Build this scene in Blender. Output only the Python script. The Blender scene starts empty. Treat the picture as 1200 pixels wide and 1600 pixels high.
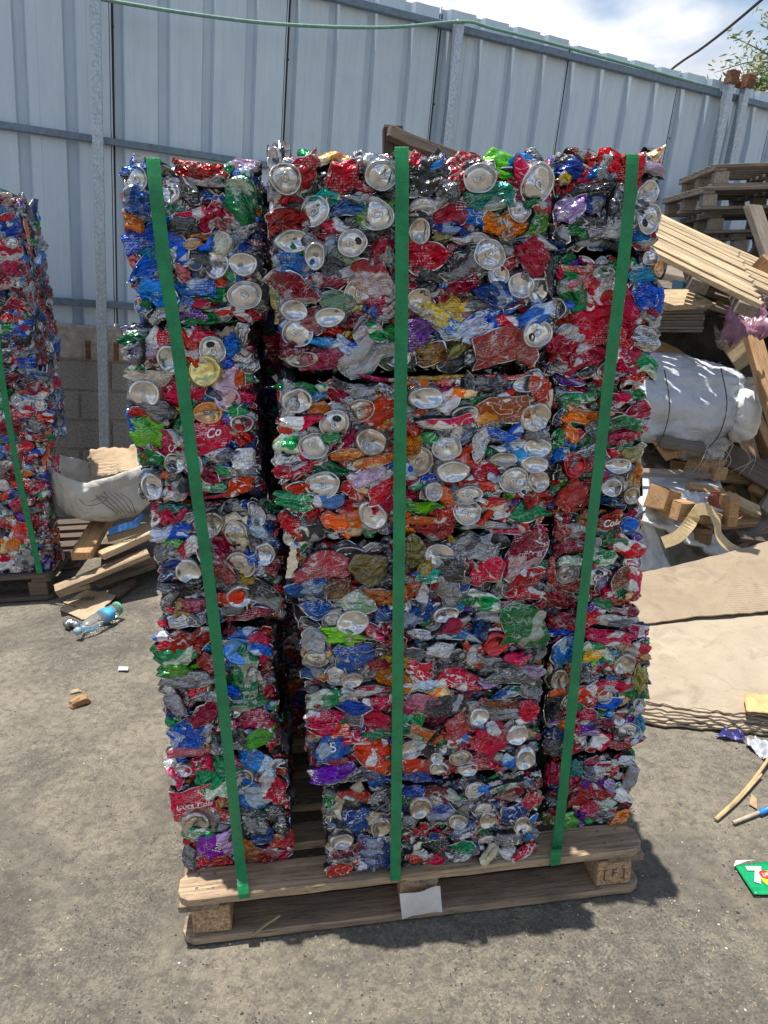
import bpy, bmesh, math, random
import numpy as np
from mathutils import Matrix, Vector
R = math.radians
sc = bpy.context.scene
col = sc.collection
# ------------------------------------------------------------------ camera
CAM_H = 1.585
F = 1155.0
M = np.array([[0.99418, -0.0523, 0.09415], [-0.10561, -0.30166, 0.94755], [-0.02116, -0.95198, -0.30543]])
CP = np.array([0, 0, CAM_H])
def U(px, py, Y):                      # a point of the photograph placed on the vertical plane y = Y
    w = M @ np.array([(px - 600) / F, (py - 800) / F, 1.0])
    return CP + Y / w[1] * w
def G(px, py, z=0.0):                  # ... on the ground (or a level above it)
    w = M @ np.array([(px - 600) / F, (py - 800) / F, 1.0])
    return CP + (z - CAM_H) / w[2] * w
cd = bpy.data.cameras.new('camera'); cam = bpy.data.objects.new('camera', cd); col.objects.link(cam)
cd.sensor_fit = 'VERTICAL'; cd.sensor_height = 36; cd.lens = 36 * F / 1600
cd.clip_start = 0.02; cd.clip_end = 2000
m4 = Matrix([[M[0, 0], -M[0, 1], -M[0, 2], 0], [M[1, 0], -M[1, 1], -M[1, 2], 0], [M[2, 0], -M[2, 1], -M[2, 2], CAM_H], [0, 0, 0, 1]])
cam.matrix_world = m4
sc.camera = cam
# ------------------------------------------------------------------ light
sdir = Vector((-0.094, 0.053, 1)).normalized()      # towards the sun
sl = bpy.data.lights.new('sun', 'SUN'); sl.energy = 5.0; sl.angle = R(0.5); sl.color = (1, 0.955, 0.88)
so = bpy.data.objects.new('sun', sl); col.objects.link(so)
so.rotation_euler = sdir.to_track_quat('Z', 'Y').to_euler(); so.location = (0, 0, 30)
w = bpy.data.worlds.new('World'); sc.world = w; w.use_nodes = True
nt = w.node_tree; nt.nodes.clear()
N = nt.nodes.new; L = nt.links.new
out = N('ShaderNodeOutputWorld'); mixs = N('ShaderNodeMixShader')
b1 = N('ShaderNodeBackground'); b2 = N('ShaderNodeBackground')
sky = N('ShaderNodeTexSky'); sky.sky_type = 'NISHITA'; sky.sun_disc = False
sky.sun_elevation = math.asin(sdir.z); sky.sun_rotation = math.atan2(sdir.x, sdir.y)
sky.air_density = 1.1; sky.dust_density = 0.6
b1.inputs[1].default_value = 0.11
b2.inputs[1].default_value = 0.95
L(sky.outputs[0], b1.inputs[0])
tc = N('ShaderNodeTexCoord'); mp = N('ShaderNodeMapping'); mp.inputs['Scale'].default_value = (1, 1, 2.2)
mp.inputs['Location'].default_value = (0.05, 0.0, 0.0)
n1 = N('ShaderNodeTexNoise'); n1.inputs['Scale'].default_value = 2.1; n1.inputs['Detail'].default_value = 7; n1.inputs['Roughness'].default_value = 0.52
cr = N('ShaderNodeValToRGB'); cr.color_ramp.elements[0].position = 0.50; cr.color_ramp.elements[1].position = 0.60
n2 = N('ShaderNodeTexNoise'); n2.inputs['Scale'].default_value = 5; n2.inputs['Detail'].default_value = 5
cr2 = N('ShaderNodeValToRGB'); cr2.color_ramp.elements[0].color = (0.58, 0.62, 0.68, 1); cr2.color_ramp.elements[1].color = (0.95, 0.95, 0.96, 1)
cr2.color_ramp.elements[0].position = 0.34; cr2.color_ramp.elements[1].position = 0.62
L(tc.outputs['Generated'], mp.inputs[0]); L(mp.outputs[0], n1.inputs[0]); L(mp.outputs[0], n2.inputs[0])
nd = N('ShaderNodeVectorMath'); nd.operation = 'NORMALIZE'; L(tc.outputs['Generated'], nd.inputs[0])
dp = N('ShaderNodeVectorMath'); dp.operation = 'DOT_PRODUCT'; L(nd.outputs[0], dp.inputs[0])
cdir = Vector(tuple(M @ np.array([(850 - 600) / F, (-60 - 800) / F, 1.0]))).normalized(); dp.inputs[1].default_value = cdir
cm_ = N('ShaderNodeMapRange'); L(dp.outputs['Value'], cm_.inputs[0]); cm_.inputs[1].default_value = 0.90; cm_.inputs[2].default_value = 0.985; cm_.inputs[3].default_value = 0.0; cm_.inputs[4].default_value = 0.11
ad = N('ShaderNodeMath'); ad.operation = 'ADD'; L(n1.outputs[0], ad.inputs[0]); L(cm_.outputs[0], ad.inputs[1])
L(ad.outputs[0], cr.inputs[0]); L(n2.outputs[0], cr2.inputs[0]); L(cr2.outputs[0], b2.inputs[0])
L(cr.outputs[0], mixs.inputs[0]); L(b1.outputs[0], mixs.inputs[1]); L(b2.outputs[0], mixs.inputs[2]); L(mixs.outputs[0], out.inputs[0])
sc.view_settings.view_transform = 'Standard'; sc.view_settings.look = 'None'
sc.view_settings.exposure = 0.40; sc.view_settings.gamma = 1
sc.render.engine = 'CYCLES'
sc.cycles.max_bounces = 6
sc.render.resolution_x = 768; sc.render.resolution_y = 1024

# ------------------------------------------------------------------ materials
def newmat(name):
    m = bpy.data.materials.new(name); m.use_nodes = True
    nt = m.node_tree; return m, nt, nt.nodes['Principled BSDF']
def ramp(nt, src, p0, p1, c0=(0, 0, 0, 1), c1=(1, 1, 1, 1)):
    r = nt.nodes.new('ShaderNodeValToRGB'); e = r.color_ramp.elements
    e[0].position = p0; e[1].position = p1; e[0].color = c0; e[1].color = c1
    nt.links.new(src, r.inputs[0]); return r.outputs[0]
def c4(c): return (c[0], c[1], c[2], 1)
def noise(nt, vec, scale, detail=3, rough=0.5, dist=0.0):
    n = nt.nodes.new('ShaderNodeTexNoise'); n.inputs['Scale'].default_value = scale
    n.inputs['Detail'].default_value = detail; n.inputs['Roughness'].default_value = rough
    n.inputs['Distortion'].default_value = dist
    if vec is not None: nt.links.new(vec, n.inputs['Vector'])
    return n
def mix(nt, fac, a, b):
    x = nt.nodes.new('ShaderNodeMix'); x.data_type = 'RGBA'
    for i, v in ((0, fac), (6, a), (7, b)):
        if isinstance(v, (tuple, list)): x.inputs[i].default_value = c4(v)
        elif isinstance(v, (int, float)): x.inputs[i].default_value = v
        else: nt.links.new(v, x.inputs[i])
    return x.outputs[2]
def mth(nt, op, a, b=0.0, c=None):
    x = nt.nodes.new('ShaderNodeMath'); x.operation = op
    for i, v in enumerate((a, b) if c is None else (a, b, c)):
        if isinstance(v, (int, float)): x.inputs[i].default_value = v
        else: nt.links.new(v, x.inputs[i])
    return x.outputs[0]
def objvec(nt, scale=(1, 1, 1), rand=True):
    t = nt.nodes.new('ShaderNodeTexCoord'); mpn = nt.nodes.new('ShaderNodeMapping')
    mpn.inputs['Scale'].default_value = scale
    nt.links.new(t.outputs['Object'], mpn.inputs[0])
    if rand:
        oi = nt.nodes.new('ShaderNodeObjectInfo')
        v = nt.nodes.new('ShaderNodeVectorMath'); v.operation = 'SCALE'
        v.inputs[0].default_value = (37, 53, 71); nt.links.new(oi.outputs['Random'], v.inputs['Scale'])
        nt.links.new(v.outputs[0], mpn.inputs['Location'])
    return mpn.outputs[0]
def bump(nt, bs, h, strength=0.3, dist=0.002, prev=None):
    b = nt.nodes.new('ShaderNodeBump'); b.inputs['Strength'].default_value = strength; b.inputs['Distance'].default_value = dist
    nt.links.new(h, b.inputs['Height'])
    if prev: nt.links.new(prev, b.inputs['Normal'])
    nt.links.new(b.outputs[0], bs.inputs['Normal']); return b.outputs[0]
def simple(name, c, rough=0.6, metal=0.0, var=0.25, sc_=30, bumps=0.2, bdist=0.002, scale=(1, 1, 1)):
    m, nt, bs = newmat(name)
    v = objvec(nt, scale)
    n = noise(nt, v, sc_, 5, 0.6)
    f = ramp(nt, n.outputs[0], 0.3, 0.7)
    nt.links.new(mix(nt, f, tuple(x * (1 - var) for x in c), tuple(min(1, x * (1 + var)) for x in c)), bs.inputs['Base Color'])
    bs.inputs['Roughness'].default_value = rough; bs.inputs['Metallic'].default_value = metal
    bump(nt, bs, n.outputs[0], bumps, bdist)
    return m
ALU = (0.78, 0.78, 0.79)
def label_mat(name, base, second, dirt=0.35, metal=0.6, rough=0.3):
    m, nt, bs = newmat(name)
    v = objvec(nt); vs = objvec(nt, (1.0, 1.7, 1.0))
    squ = noise(nt, vs, 24, 1, 0.4, 1.0).outputs[0]                   # script-like curls of print
    d = mth(nt, 'ABSOLUTE', mth(nt, 'SUBTRACT', squ, 0.5))
    line = ramp(nt, d, 0.014, 0.022, (1, 1, 1, 1), (0, 0, 0, 1))
    area = ramp(nt, noise(nt, v, 12, 1).outputs[0], 0.53, 0.55)
    lf = mth(nt, 'MULTIPLY', line, area)
    blk = ramp(nt, noise(nt, v, 13, 2, 0.4, 0.6).outputs[0], 0.57, 0.58)   # blocks of second colour
    # rows of small print
    rows = objvec(nt, (420, 0, 0)); sx = nt.nodes.new('ShaderNodeSeparateXYZ'); nt.links.new(v, sx.inputs[0])
    rw = ramp(nt, mth(nt, 'FRACT', mth(nt, 'MULTIPLY', sx.outputs[1], 210)), 0.50, 0.56)
    tx = ramp(nt, noise(nt, objvec(nt, (3.2, 0.9, 0.9)), 150, 1).outputs[0], 0.50, 0.54)
    ta = ramp(nt, noise(nt, v, 17, 1).outputs[0], 0.56, 0.58)
    small = mth(nt, 'MULTIPLY', mth(nt, 'MULTIPLY', rw, tx), ta)
    c = mix(nt, blk, base, second)
    c = mix(nt, lf, c, (0.62, 0.61, 0.60))
    c = mix(nt, mth(nt, 'MULTIPLY', small, 0.8), c, (0.60, 0.59, 0.58) if sum(base) < 1.3 else (0.06, 0.06, 0.10))
    oi = nt.nodes.new('ShaderNodeObjectInfo')
    hs = nt.nodes.new('ShaderNodeHueSaturation')
    nt.links.new(mth(nt, 'MULTIPLY_ADD', oi.outputs['Random'], 0.035, 0.480), hs.inputs['Hue'])
    nt.links.new(mth(nt, 'MULTIPLY_ADD', mth(nt, 'FRACT', mth(nt, 'MULTIPLY', oi.outputs['Random'], 17.3)), 0.85, 0.50), hs.inputs['Value'])
    nt.links.new(mth(nt, 'MULTIPLY_ADD', mth(nt, 'FRACT', mth(nt, 'MULTIPLY', oi.outputs['Random'], 7.7)), 0.2, 1.02), hs.inputs['Saturation'])
    nt.links.new(c, hs.inputs['Color'])
    # crease network: scuffed ridges
    vd = nt.nodes.new('ShaderNodeVectorMath'); vd.operation = 'ADD'
    dn0 = noise(nt, v, 30, 2, 0.5); sc0 = nt.nodes.new('ShaderNodeVectorMath'); sc0.operation = 'SCALE'; sc0.inputs['Scale'].default_value = 0.03
    nt.links.new(dn0.outputs['Color'], sc0.inputs[0]); nt.links.new(vs, vd.inputs[0]); nt.links.new(sc0.outputs[0], vd.inputs[1])
    vo = nt.nodes.new('ShaderNodeTexVoronoi'); vo.feature = 'DISTANCE_TO_EDGE'; vo.inputs['Scale'].default_value = 62; nt.links.new(vd.outputs[0], vo.inputs[0])
    sgate = ramp(nt, noise(nt, v, 28, 3).outputs[0], 0.46, 0.60)
    chip = ramp(nt, noise(nt, v, 85, 6, 0.75, 0.4).outputs[0], 0.66, 0.72)
    crs = mth(nt, 'MULTIPLY', ramp(nt, vo.outputs[0], 0.03, 0.075, (1, 1, 1, 1), (0, 0, 0, 1)), sgate)
    c = mix(nt, mth(nt, 'MAXIMUM', chip, mth(nt, 'MULTIPLY', crs, 0.35)), hs.outputs[0], (0.55, 0.54, 0.53))
    dn = noise(nt, v, 20, 6, 0.7).outputs[0]
    df = mth(nt, 'MULTIPLY', ramp(nt, dn, 0.47, 0.66), dirt)
    c = mix(nt, df, c, (0.075, 0.065, 0.055))
    nt.links.new(c, bs.inputs['Base Color'])
    nt.links.new(mth(nt, 'SUBTRACT', metal, mth(nt, 'MULTIPLY', df, 0.5)), bs.inputs['Metallic'])
    nt.links.new(mth(nt, 'MULTIPLY_ADD', df, 0.5, rough), bs.inputs['Roughness'])
    h = mth(nt, 'ADD', mth(nt, 'MINIMUM', mth(nt, 'MULTIPLY', vo.outputs[0], 2.2), 0.8), mth(nt, 'MULTIPLY', noise(nt, vs, 110, 3, 0.55, 0.6).outputs[0], 0.6))
    bump(nt, bs, h, 0.55, 0.0025)
    return m
PAL = dict(
    red=((0.50, 0.012, 0.025), (0.62, 0.62, 0.62)), redw=((0.48, 0.03, 0.05), (0.72, 0.70, 0.70)),
    pink=((0.60, 0.22, 0.25), (0.45, 0.04, 0.06)), salmon=((0.50, 0.11, 0.10), (0.42, 0.07, 0.06)),
    dred=((0.22, 0.02, 0.035), (0.4, 0.3, 0.3)),
    blue=((0.015, 0.13, 0.55), (0.5, 0.6, 0.75)), cyan=((0.02, 0.32, 0.66), (0.7, 0.75, 0.8)), dblue=((0.015, 0.05, 0.20), (0.2, 0.25, 0.35)),
    green=((0.005, 0.25, 0.075), (0.55, 0.65, 0.55)), lime=((0.15, 0.52, 0.05), (0.02, 0.32, 0.06)), teal=((0.01, 0.30, 0.25), (0.5, 0.6, 0.6)),
    gpale=((0.22, 0.36, 0.24), (0.5, 0.52, 0.45)), olive=((0.33, 0.30, 0.10), (0.16, 0.18, 0.08)),
    orange=((0.72, 0.18, 0.02), (0.75, 0.55, 0.3)), yellow=((0.70, 0.50, 0.10), (0.6, 0.58, 0.45)), brown=((0.24, 0.10, 0.04), (0.5, 0.28, 0.08)),
    purple=((0.16, 0.04, 0.34), (0.4, 0.3, 0.55)), lilac=((0.46, 0.34, 0.48), (0.6, 0.55, 0.6)),
    dark=((0.035, 0.037, 0.042), (0.35, 0.36, 0.38)), grey=((0.16, 0.165, 0.175), (0.03, 0.03, 0.03)),
    beige=((0.60, 0.52, 0.40), (0.4, 0.3, 0.2)), white=((0.66, 0.67, 0.70), (0.12, 0.2, 0.5)), silver=((0.42, 0.43, 0.45), (0.14, 0.15, 0.18)))
MAT = {k: label_mat('can_print_' + k, a, b, 0.42, 0.9 if k in ('silver',) else 0.35 if k in ('dark', 'white', 'salmon', 'beige') else 0.6, 0.2) for k, (a, b) in PAL.items()}
def alu_mat(name, tint, dirt):
    m, nt, bs = newmat(name); v = objvec(nt)
    n = noise(nt, v, 40, 6, 0.7).outputs[0]
    f = mth(nt, 'MULTIPLY', ramp(nt, n, 0.48, 0.68), dirt)
    nt.links.new(mix(nt, f, tint, (0.16, 0.13, 0.10)), bs.inputs['Base Color'])
    nt.links.new(mth(nt, 'SUBTRACT', 0.92, mth(nt, 'MULTIPLY', f, 0.6)), bs.inputs['Metallic'])
    nt.links.new(mth(nt, 'MULTIPLY_ADD', f, 0.4, 0.16), bs.inputs['Roughness'])
    bump(nt, bs, noise(nt, v, 110, 3, 0.5, 0.5).outputs[0], 0.3, 0.0015)
    return m
LID = alu_mat('can_end_aluminium', (0.64, 0.64, 0.65), 0.55)
EDGE = alu_mat('bare_can_edge', (0.62, 0.61, 0.60), 0.5)
LIDD = alu_mat('can_end_dirty', (0.54, 0.50, 0.45), 0.85)
LIDC = dict(yellow=alu_mat('can_end_yellowed', (0.72, 0.62, 0.25), 0.4), lilac=alu_mat('can_end_lilac', (0.62, 0.45, 0.55), 0.4),
            red=alu_mat('can_end_red', (0.55, 0.05, 0.06), 0.4), blue=alu_mat('can_end_blue', (0.10, 0.30, 0.70), 0.3),
            orange=alu_mat('can_end_orange', (0.75, 0.42, 0.2), 0.5))
HOLE = simple('can_inside_dark', (0.01, 0.01, 0.012), 0.6)
GAPSHADE = simple('crevice_shade_metal', (0.045, 0.045, 0.05), 0.55, 0.6, 0.6, 60, 0.8, 0.01)  # dark colour stands for the shade in gaps between cans
PRINTW = simple('white_can_print', (0.80, 0.79, 0.78), 0.35, 0.3, 0.05)
def wood_mat(name, c0, c1, dirt=(0.10, 0.08, 0.06), rough=0.75, dirtamt=0.65):
    m, nt, bs = newmat(name)
    v = objvec(nt, (1.2, 22, 22)); v2 = objvec(nt, (1.5, 4, 4))
    g = noise(nt, v, 4, 6, 0.65, 0.6).outputs[0]
    g2 = noise(nt, v2, 3, 5, 0.6).outputs[0]
    c = mix(nt, ramp(nt, g, 0.32, 0.68), c0, c1)
    c = mix(nt, mth(nt, 'MULTIPLY', ramp(nt, g2, 0.48, 0.72), dirtamt), c, dirt)
    kn = nt.nodes.new('ShaderNodeTexVoronoi'); kn.inputs['Scale'].default_value = 3.0; nt.links.new(v2, kn.inputs[0])
    c = mix(nt, ramp(nt, kn.outputs[0], 0.05, 0.085, (0.7, 0.7, 0.7, 1), (0, 0, 0, 1)), c, tuple(x * 0.35 for x in c0))
    ck = noise(nt, objvec(nt, (0.7, 16, 16)), 6, 3, 0.5, 0.2).outputs[0]
    c = mix(nt, mth(nt, 'MULTIPLY', ramp(nt, mth(nt, 'ABSOLUTE', mth(nt, 'SUBTRACT', ck, 0.5)), 0.004, 0.012, (1, 1, 1, 1), (0, 0, 0, 1)), 0.75), c, tuple(x * 0.25 for x in c0))
    oi = nt.nodes.new('ShaderNodeObjectInfo'); hs = nt.nodes.new('ShaderNodeHueSaturation')
    nt.links.new(mth(nt, 'MULTIPLY_ADD', oi.outputs['Random'], 0.4, 0.8), hs.inputs['Value']); nt.links.new(c, hs.inputs['Color'])
    nt.links.new(hs.outputs[0], bs.inputs['Base Color']); bs.inputs['Roughness'].default_value = rough
    bump(nt, bs, g, 0.8, 0.003)
    return m
WOOD = wood_mat('pallet_pine', (0.25, 0.16, 0.09), (0.56, 0.42, 0.27))
WOODB = wood_mat('grimy_shaded_pallet_underside', (0.17, 0.12, 0.08), (0.40, 0.29, 0.19), dirtamt=0.75)  # grime plus the shade under the deck, both put into the colour
WOODL = wood_mat('pale_new_plank', (0.34, 0.24, 0.13), (0.60, 0.46, 0.28), dirtamt=0.6)
WOODO = wood_mat('orange_plank', (0.27, 0.145, 0.06), (0.50, 0.30, 0.14), dirtamt=0.55)
WOODG = wood_mat('weathered_grey_wood', (0.14, 0.115, 0.09), (0.27, 0.22, 0.18))
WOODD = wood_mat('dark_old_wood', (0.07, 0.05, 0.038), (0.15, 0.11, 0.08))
CHIP = simple('chipboard_block', (0.40, 0.26, 0.15), 0.85, 0, 0.6, 140, 0.8, 0.003)
CHIPG = simple('grey_chipboard_block', (0.28, 0.24, 0.20), 0.85, 0, 0.6, 140, 0.8, 0.003)
def card_mat(name, c0, c1, stain):
    m, nt, bs = newmat(name); v = objvec(nt, rand=False)
    a = noise(nt, v, 3.5, 6, 0.65, 0.4).outputs[0]; b = noise(nt, v, 40, 5, 0.7).outputs[0]
    c = mix(nt, ramp(nt, a, 0.35, 0.65), c0, c1)
    c = mix(nt, mth(nt, 'MULTIPLY', ramp(nt, noise(nt, v, 7, 6, 0.7, 0.8).outputs[0], 0.52, 0.68), 0.5), c, stain)
    c = mix(nt, mth(nt, 'MULTIPLY', ramp(nt, b, 0.60, 0.70), 0.5), c, stain)
    wv = nt.nodes.new('ShaderNodeTexWave'); wv.bands_direction = 'Y'; wv.inputs['Scale'].default_value = 22; wv.inputs['Distortion'].default_value = 1.5; wv.inputs['Detail'].default_value = 2; wv.inputs['Detail Scale'].default_value = 0.6
    nt.links.new(v, wv.inputs[0]); nt.links.new(c, bs.inputs['Base Color']); bs.inputs['Roughness'].default_value = 0.85
    gate = ramp(nt, noise(nt, v, 2.2, 3).outputs[0], 0.45, 0.55)
    vo = nt.nodes.new('ShaderNodeTexVoronoi'); vo.feature = 'DISTANCE_TO_EDGE'; vo.inputs['Scale'].default_value = 4.5; nt.links.new(v, vo.inputs[0])
    h = mth(nt, 'ADD', mth(nt, 'MULTIPLY', mth(nt, 'MULTIPLY', wv.outputs[0], gate), 0.5), mth(nt, 'ADD', mth(nt, 'MINIMUM', mth(nt, 'MULTIPLY', vo.outputs[0], 6), 0.8), mth(nt, 'MULTIPLY', a, 1.2)))
    bump(nt, bs, h, 0.7, 0.006)
    return m
CARD = card_mat('cardboard', (0.43, 0.31, 0.19), (0.52, 0.39, 0.25), (0.20, 0.14, 0.09))
CARDP = card_mat('sun_bleached_cardboard', (0.34, 0.275, 0.195), (0.43, 0.36, 0.265), (0.19, 0.145, 0.10))
CARDT = card_mat('tan_corrugated_card', (0.27, 0.205, 0.135), (0.35, 0.275, 0.19), (0.15, 0.105, 0.07))
BLACKP = simple('black_ink', (0.03, 0.03, 0.03), 0.6)
GALV = simple('galvanised_steel', (0.40, 0.46, 0.52), 0.42, 0.55, 0.3, 70, 0.15)
GALVD = simple('blue_grey_steel', (0.15, 0.20, 0.25), 0.45, 0.4, 0.25, 30, 0.2)
RUST = simple('rusty_steel', (0.20, 0.09, 0.05), 0.8, 0.3, 0.5, 50, 0.5)
def strap_mat():
    m, nt, bs = newmat('green_woven_strap')
    t = nt.nodes.new('ShaderNodeTexCoord')
    wv = nt.nodes.new('ShaderNodeTexWave'); wv.bands_direction = 'DIAGONAL'; wv.inputs['Scale'].default_value = 190; wv.inputs['Distortion'].default_value = 0.6
    nt.links.new(t.outputs['Object'], wv.inputs[0])
    n = noise(nt, t.outputs['Object'], 25, 5, 0.6).outputs[0]
    nf = noise(nt, t.outputs['Object'], 230, 2, 0.5).outputs[0]
    c = mix(nt, ramp(nt, n, 0.3, 0.75), (0.005, 0.18, 0.06), (0.014, 0.31, 0.105))
    c = mix(nt, mth(nt, 'MULTIPLY', ramp(nt, nf, 0.6, 0.75), 0.35), c, (0.08, 0.34, 0.16))
    nt.links.new(c, bs.inputs['Base Color']); bs.inputs['Roughness'].default_value = 0.38
    nt.links.new(ramp(nt, n, 0.35, 0.65, (0.18, 0.18, 0.18, 1), (0.42, 0.42, 0.42, 1)), bs.inputs['Roughness'])
    bump(nt, bs, mth(nt, 'ADD', wv.outputs[0], mth(nt, 'MULTIPLY', n, 3)), 0.7, 0.0012)
    return m
STRAP = strap_mat()

# ------------------------------------------------------------------ object helpers
def tag(o, label=None, cat=None, group=None, kind=None):
    if label: o['label'] = label
    if cat: o['category'] = cat
    if group: o['group'] = group
    if kind: o['kind'] = kind
    return o
def link(name, me, parent=None, mw=None):
    o = bpy.data.objects.new(name, me); col.objects.link(o)
    if parent is not None: o.parent = parent
    if mw is not None: o.matrix_local = mw
    return o
def empty(name, loc=(0, 0, 0), mw=None):
    o = bpy.data.objects.new(name, None); col.objects.link(o); o.empty_display_size = 0.1
    if mw is not None: o.matrix_world = mw
    else: o.location = loc
    return o
def mk(name, verts, faces, mats, mi=None, smooth=False):
    me = bpy.data.meshes.new(name)
    me.from_pydata(np.asarray(verts, dtype=float).tolist(), [], faces)
    for x in (mats if isinstance(mats, (list, tuple)) else [mats]): me.materials.append(x)
    if mi is not None: me.polygons.foreach_set('material_index', mi)
    if smooth: me.polygons.foreach_set('use_smooth', [True] * len(me.polygons))
    me.update(); return me
def frame(o, x, y, z):
    m = Matrix.Identity(4)
    for i, c in enumerate((x, y, z, o)):
        for j in range(3): m[j][i] = c[j]
    return m
def box_me(name, sx, sy, sz, mat, bev=0.003, jit=0.0, cuts=0, seed=0):
    """box centred on its origin, long axis x"""
    bm = bmesh.new(); bmesh.ops.create_cube(bm, size=1)
    for v in bm.verts: v.co = Vector((v.co.x * sx, v.co.y * sy, v.co.z * sz))
    if cuts:
        ed = [e for e in bm.edges if abs((e.verts[0].co - e.verts[1].co).x) > sx * 0.9]
        bmesh.ops.subdivide_edges(bm, edges=ed, cuts=cuts, use_grid_fill=True)
    if bev: bmesh.ops.bevel(bm, geom=[e for e in bm.edges if e.calc_face_angle(0) > 0.5], offset=bev, segments=1, affect='EDGES')
    if jit:
        rg = random.Random(seed)
        w1, w2, p1, p2 = rg.uniform(-1, 1), rg.uniform(-1, 1), rg.uniform(0, 6), rg.uniform(0, 6)
        for v in bm.verts:
            u = v.co.x / sx
            v.co.y += jit * (w1 * math.sin(u * 5 + p1)) + rg.uniform(-1, 1) * jit * 0.35
            v.co.z += jit * (w2 * math.sin(u * 4 + p2)) + rg.uniform(-1, 1) * jit * 0.35
            if abs(u) > 0.45: v.co.x += rg.uniform(-1, 1) * jit * 1.5
    me = bpy.data.meshes.new(name); bm.to_mesh(me); bm.free(); me.materials.append(mat); return me
def plank_mw(p0, p1, up=(0, 0, 1)):
    p0 = Vector(tuple(p0)); p1 = Vector(tuple(p1)); x = (p1 - p0).normalized(); up = Vector(up)
    y = up.cross(x).normalized(); z = x.cross(y)
    return frame((p0 + p1) / 2, x, y, z), (p1 - p0).length
SEED = [0]
def plank(name, p0, p1, wd, th, mat, up=(0, 0, 1), parent=None, jit=0.003, label=None, cat=None, group=None):
    SEED[0] += 1
    mw, ln = plank_mw(p0, p1, up)
    me = box_me(name, ln, wd, th, mat, min(0.003, th * 0.2), jit, max(2, int(ln / 0.12)), SEED[0])
    o = link(name, me, parent, mw)
    if label: tag(o, label, cat, group)
    return o
def tube_me(name, pts, rad, mat, seg=8, radii=None, closed=False):
    pts = [Vector(p) for p in pts]; V = []; Fc = []
    n = len(pts); ref = Vector((0.13, 0.21, 0.97))
    for i, p in enumerate(pts):
        t = (pts[min(i + 1, n - 1)] - pts[max(i - 1, 0)]).normalized()
        a = t.cross(ref)
        if a.length < 0.05: a = t.cross(Vector((1, 0, 0)))
        a.normalize(); b = t.cross(a); r = float(radii[i] if radii else rad)
        for k in range(seg):
            th = 2 * math.pi * k / seg; V.append(tuple(p + r * (math.cos(th) * a + math.sin(th) * b)))
    for i in range(n - 1):
        for k in range(seg):
            k2 = (k + 1) % seg; Fc.append((i * seg + k, i * seg + k2, (i + 1) * seg + k2, (i + 1) * seg + k))
    Fc.append(tuple(range(seg - 1, -1, -1))); Fc.append(tuple((n - 1) * seg + k for k in range(seg)))
    return mk(name, V, Fc, mat, None, True)
def spline(pts, n=8):
    P = [np.array(tuple(p), float) for p in pts]; P = [2 * P[0] - P[1]] + P + [2 * P[-1] - P[-2]]; o = []
    for i in range(1, len(P) - 2):
        for k in range(n):
            t = k / n; a, b, c, d = P[i - 1:i + 3]
            o.append(0.5 * ((2 * b) + (c - a) * t + (2 * a - 5 * b + 4 * c - d) * t * t + (-a + 3 * b - 3 * c + d) * t ** 3))
    o.append(P[-2]); return o
def ribbon_me(name, pts, side, width, thick, mat, nrm=None):
    """flat band along pts; side = direction across; real thickness"""
    V = []; Fc = []; n = len(pts); P = [np.array(p, float) for p in pts]
    for i, p in enumerate(P):
        t = P[min(i + 1, n - 1)] - P[max(i - 1, 0)]; t /= np.linalg.norm(t)
        s = np.array(side, float) if not isinstance(side, list) else np.array(side[i], float)
        s = s - t * (s @ t); s /= np.linalg.norm(s); nn = np.cross(t, s)
        for a, b in ((-1, -1), (1, -1), (1, 1), (-1, 1)): V.append(p + s * a * width / 2 + nn * b * thick / 2)
    for i in range(n - 1):
        for k in range(4): Fc.append((i * 4 + k, i * 4 + (k + 1) % 4, (i + 1) * 4 + (k + 1) % 4, (i + 1) * 4 + k))
    Fc.append((3, 2, 1, 0)); Fc.append(tuple((n - 1) * 4 + k for k in range(4)))
    return mk(name, V, Fc, mat)
def text_me(name, s, size, mat, shear=0.0, offset=0.0, extrude=0.0):
    cu = bpy.data.curves.new('t', 'FONT'); cu.body = s; cu.size = size; cu.shear = shear; cu.offset = offset
    cu.align_x = 'CENTER'; cu.align_y = 'CENTER'; cu.extrude = extrude; cu.resolution_u = 3
    o = bpy.data.objects.new('t', cu); col.objects.link(o)
    bpy.context.view_layer.update()
    me = bpy.data.meshes.new_from_object(o.evaluated_get(bpy.context.evaluated_depsgraph_get()))
    bpy.data.objects.remove(o); me.name = name; me.materials.clear(); me.materials.append(mat); return me

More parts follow.
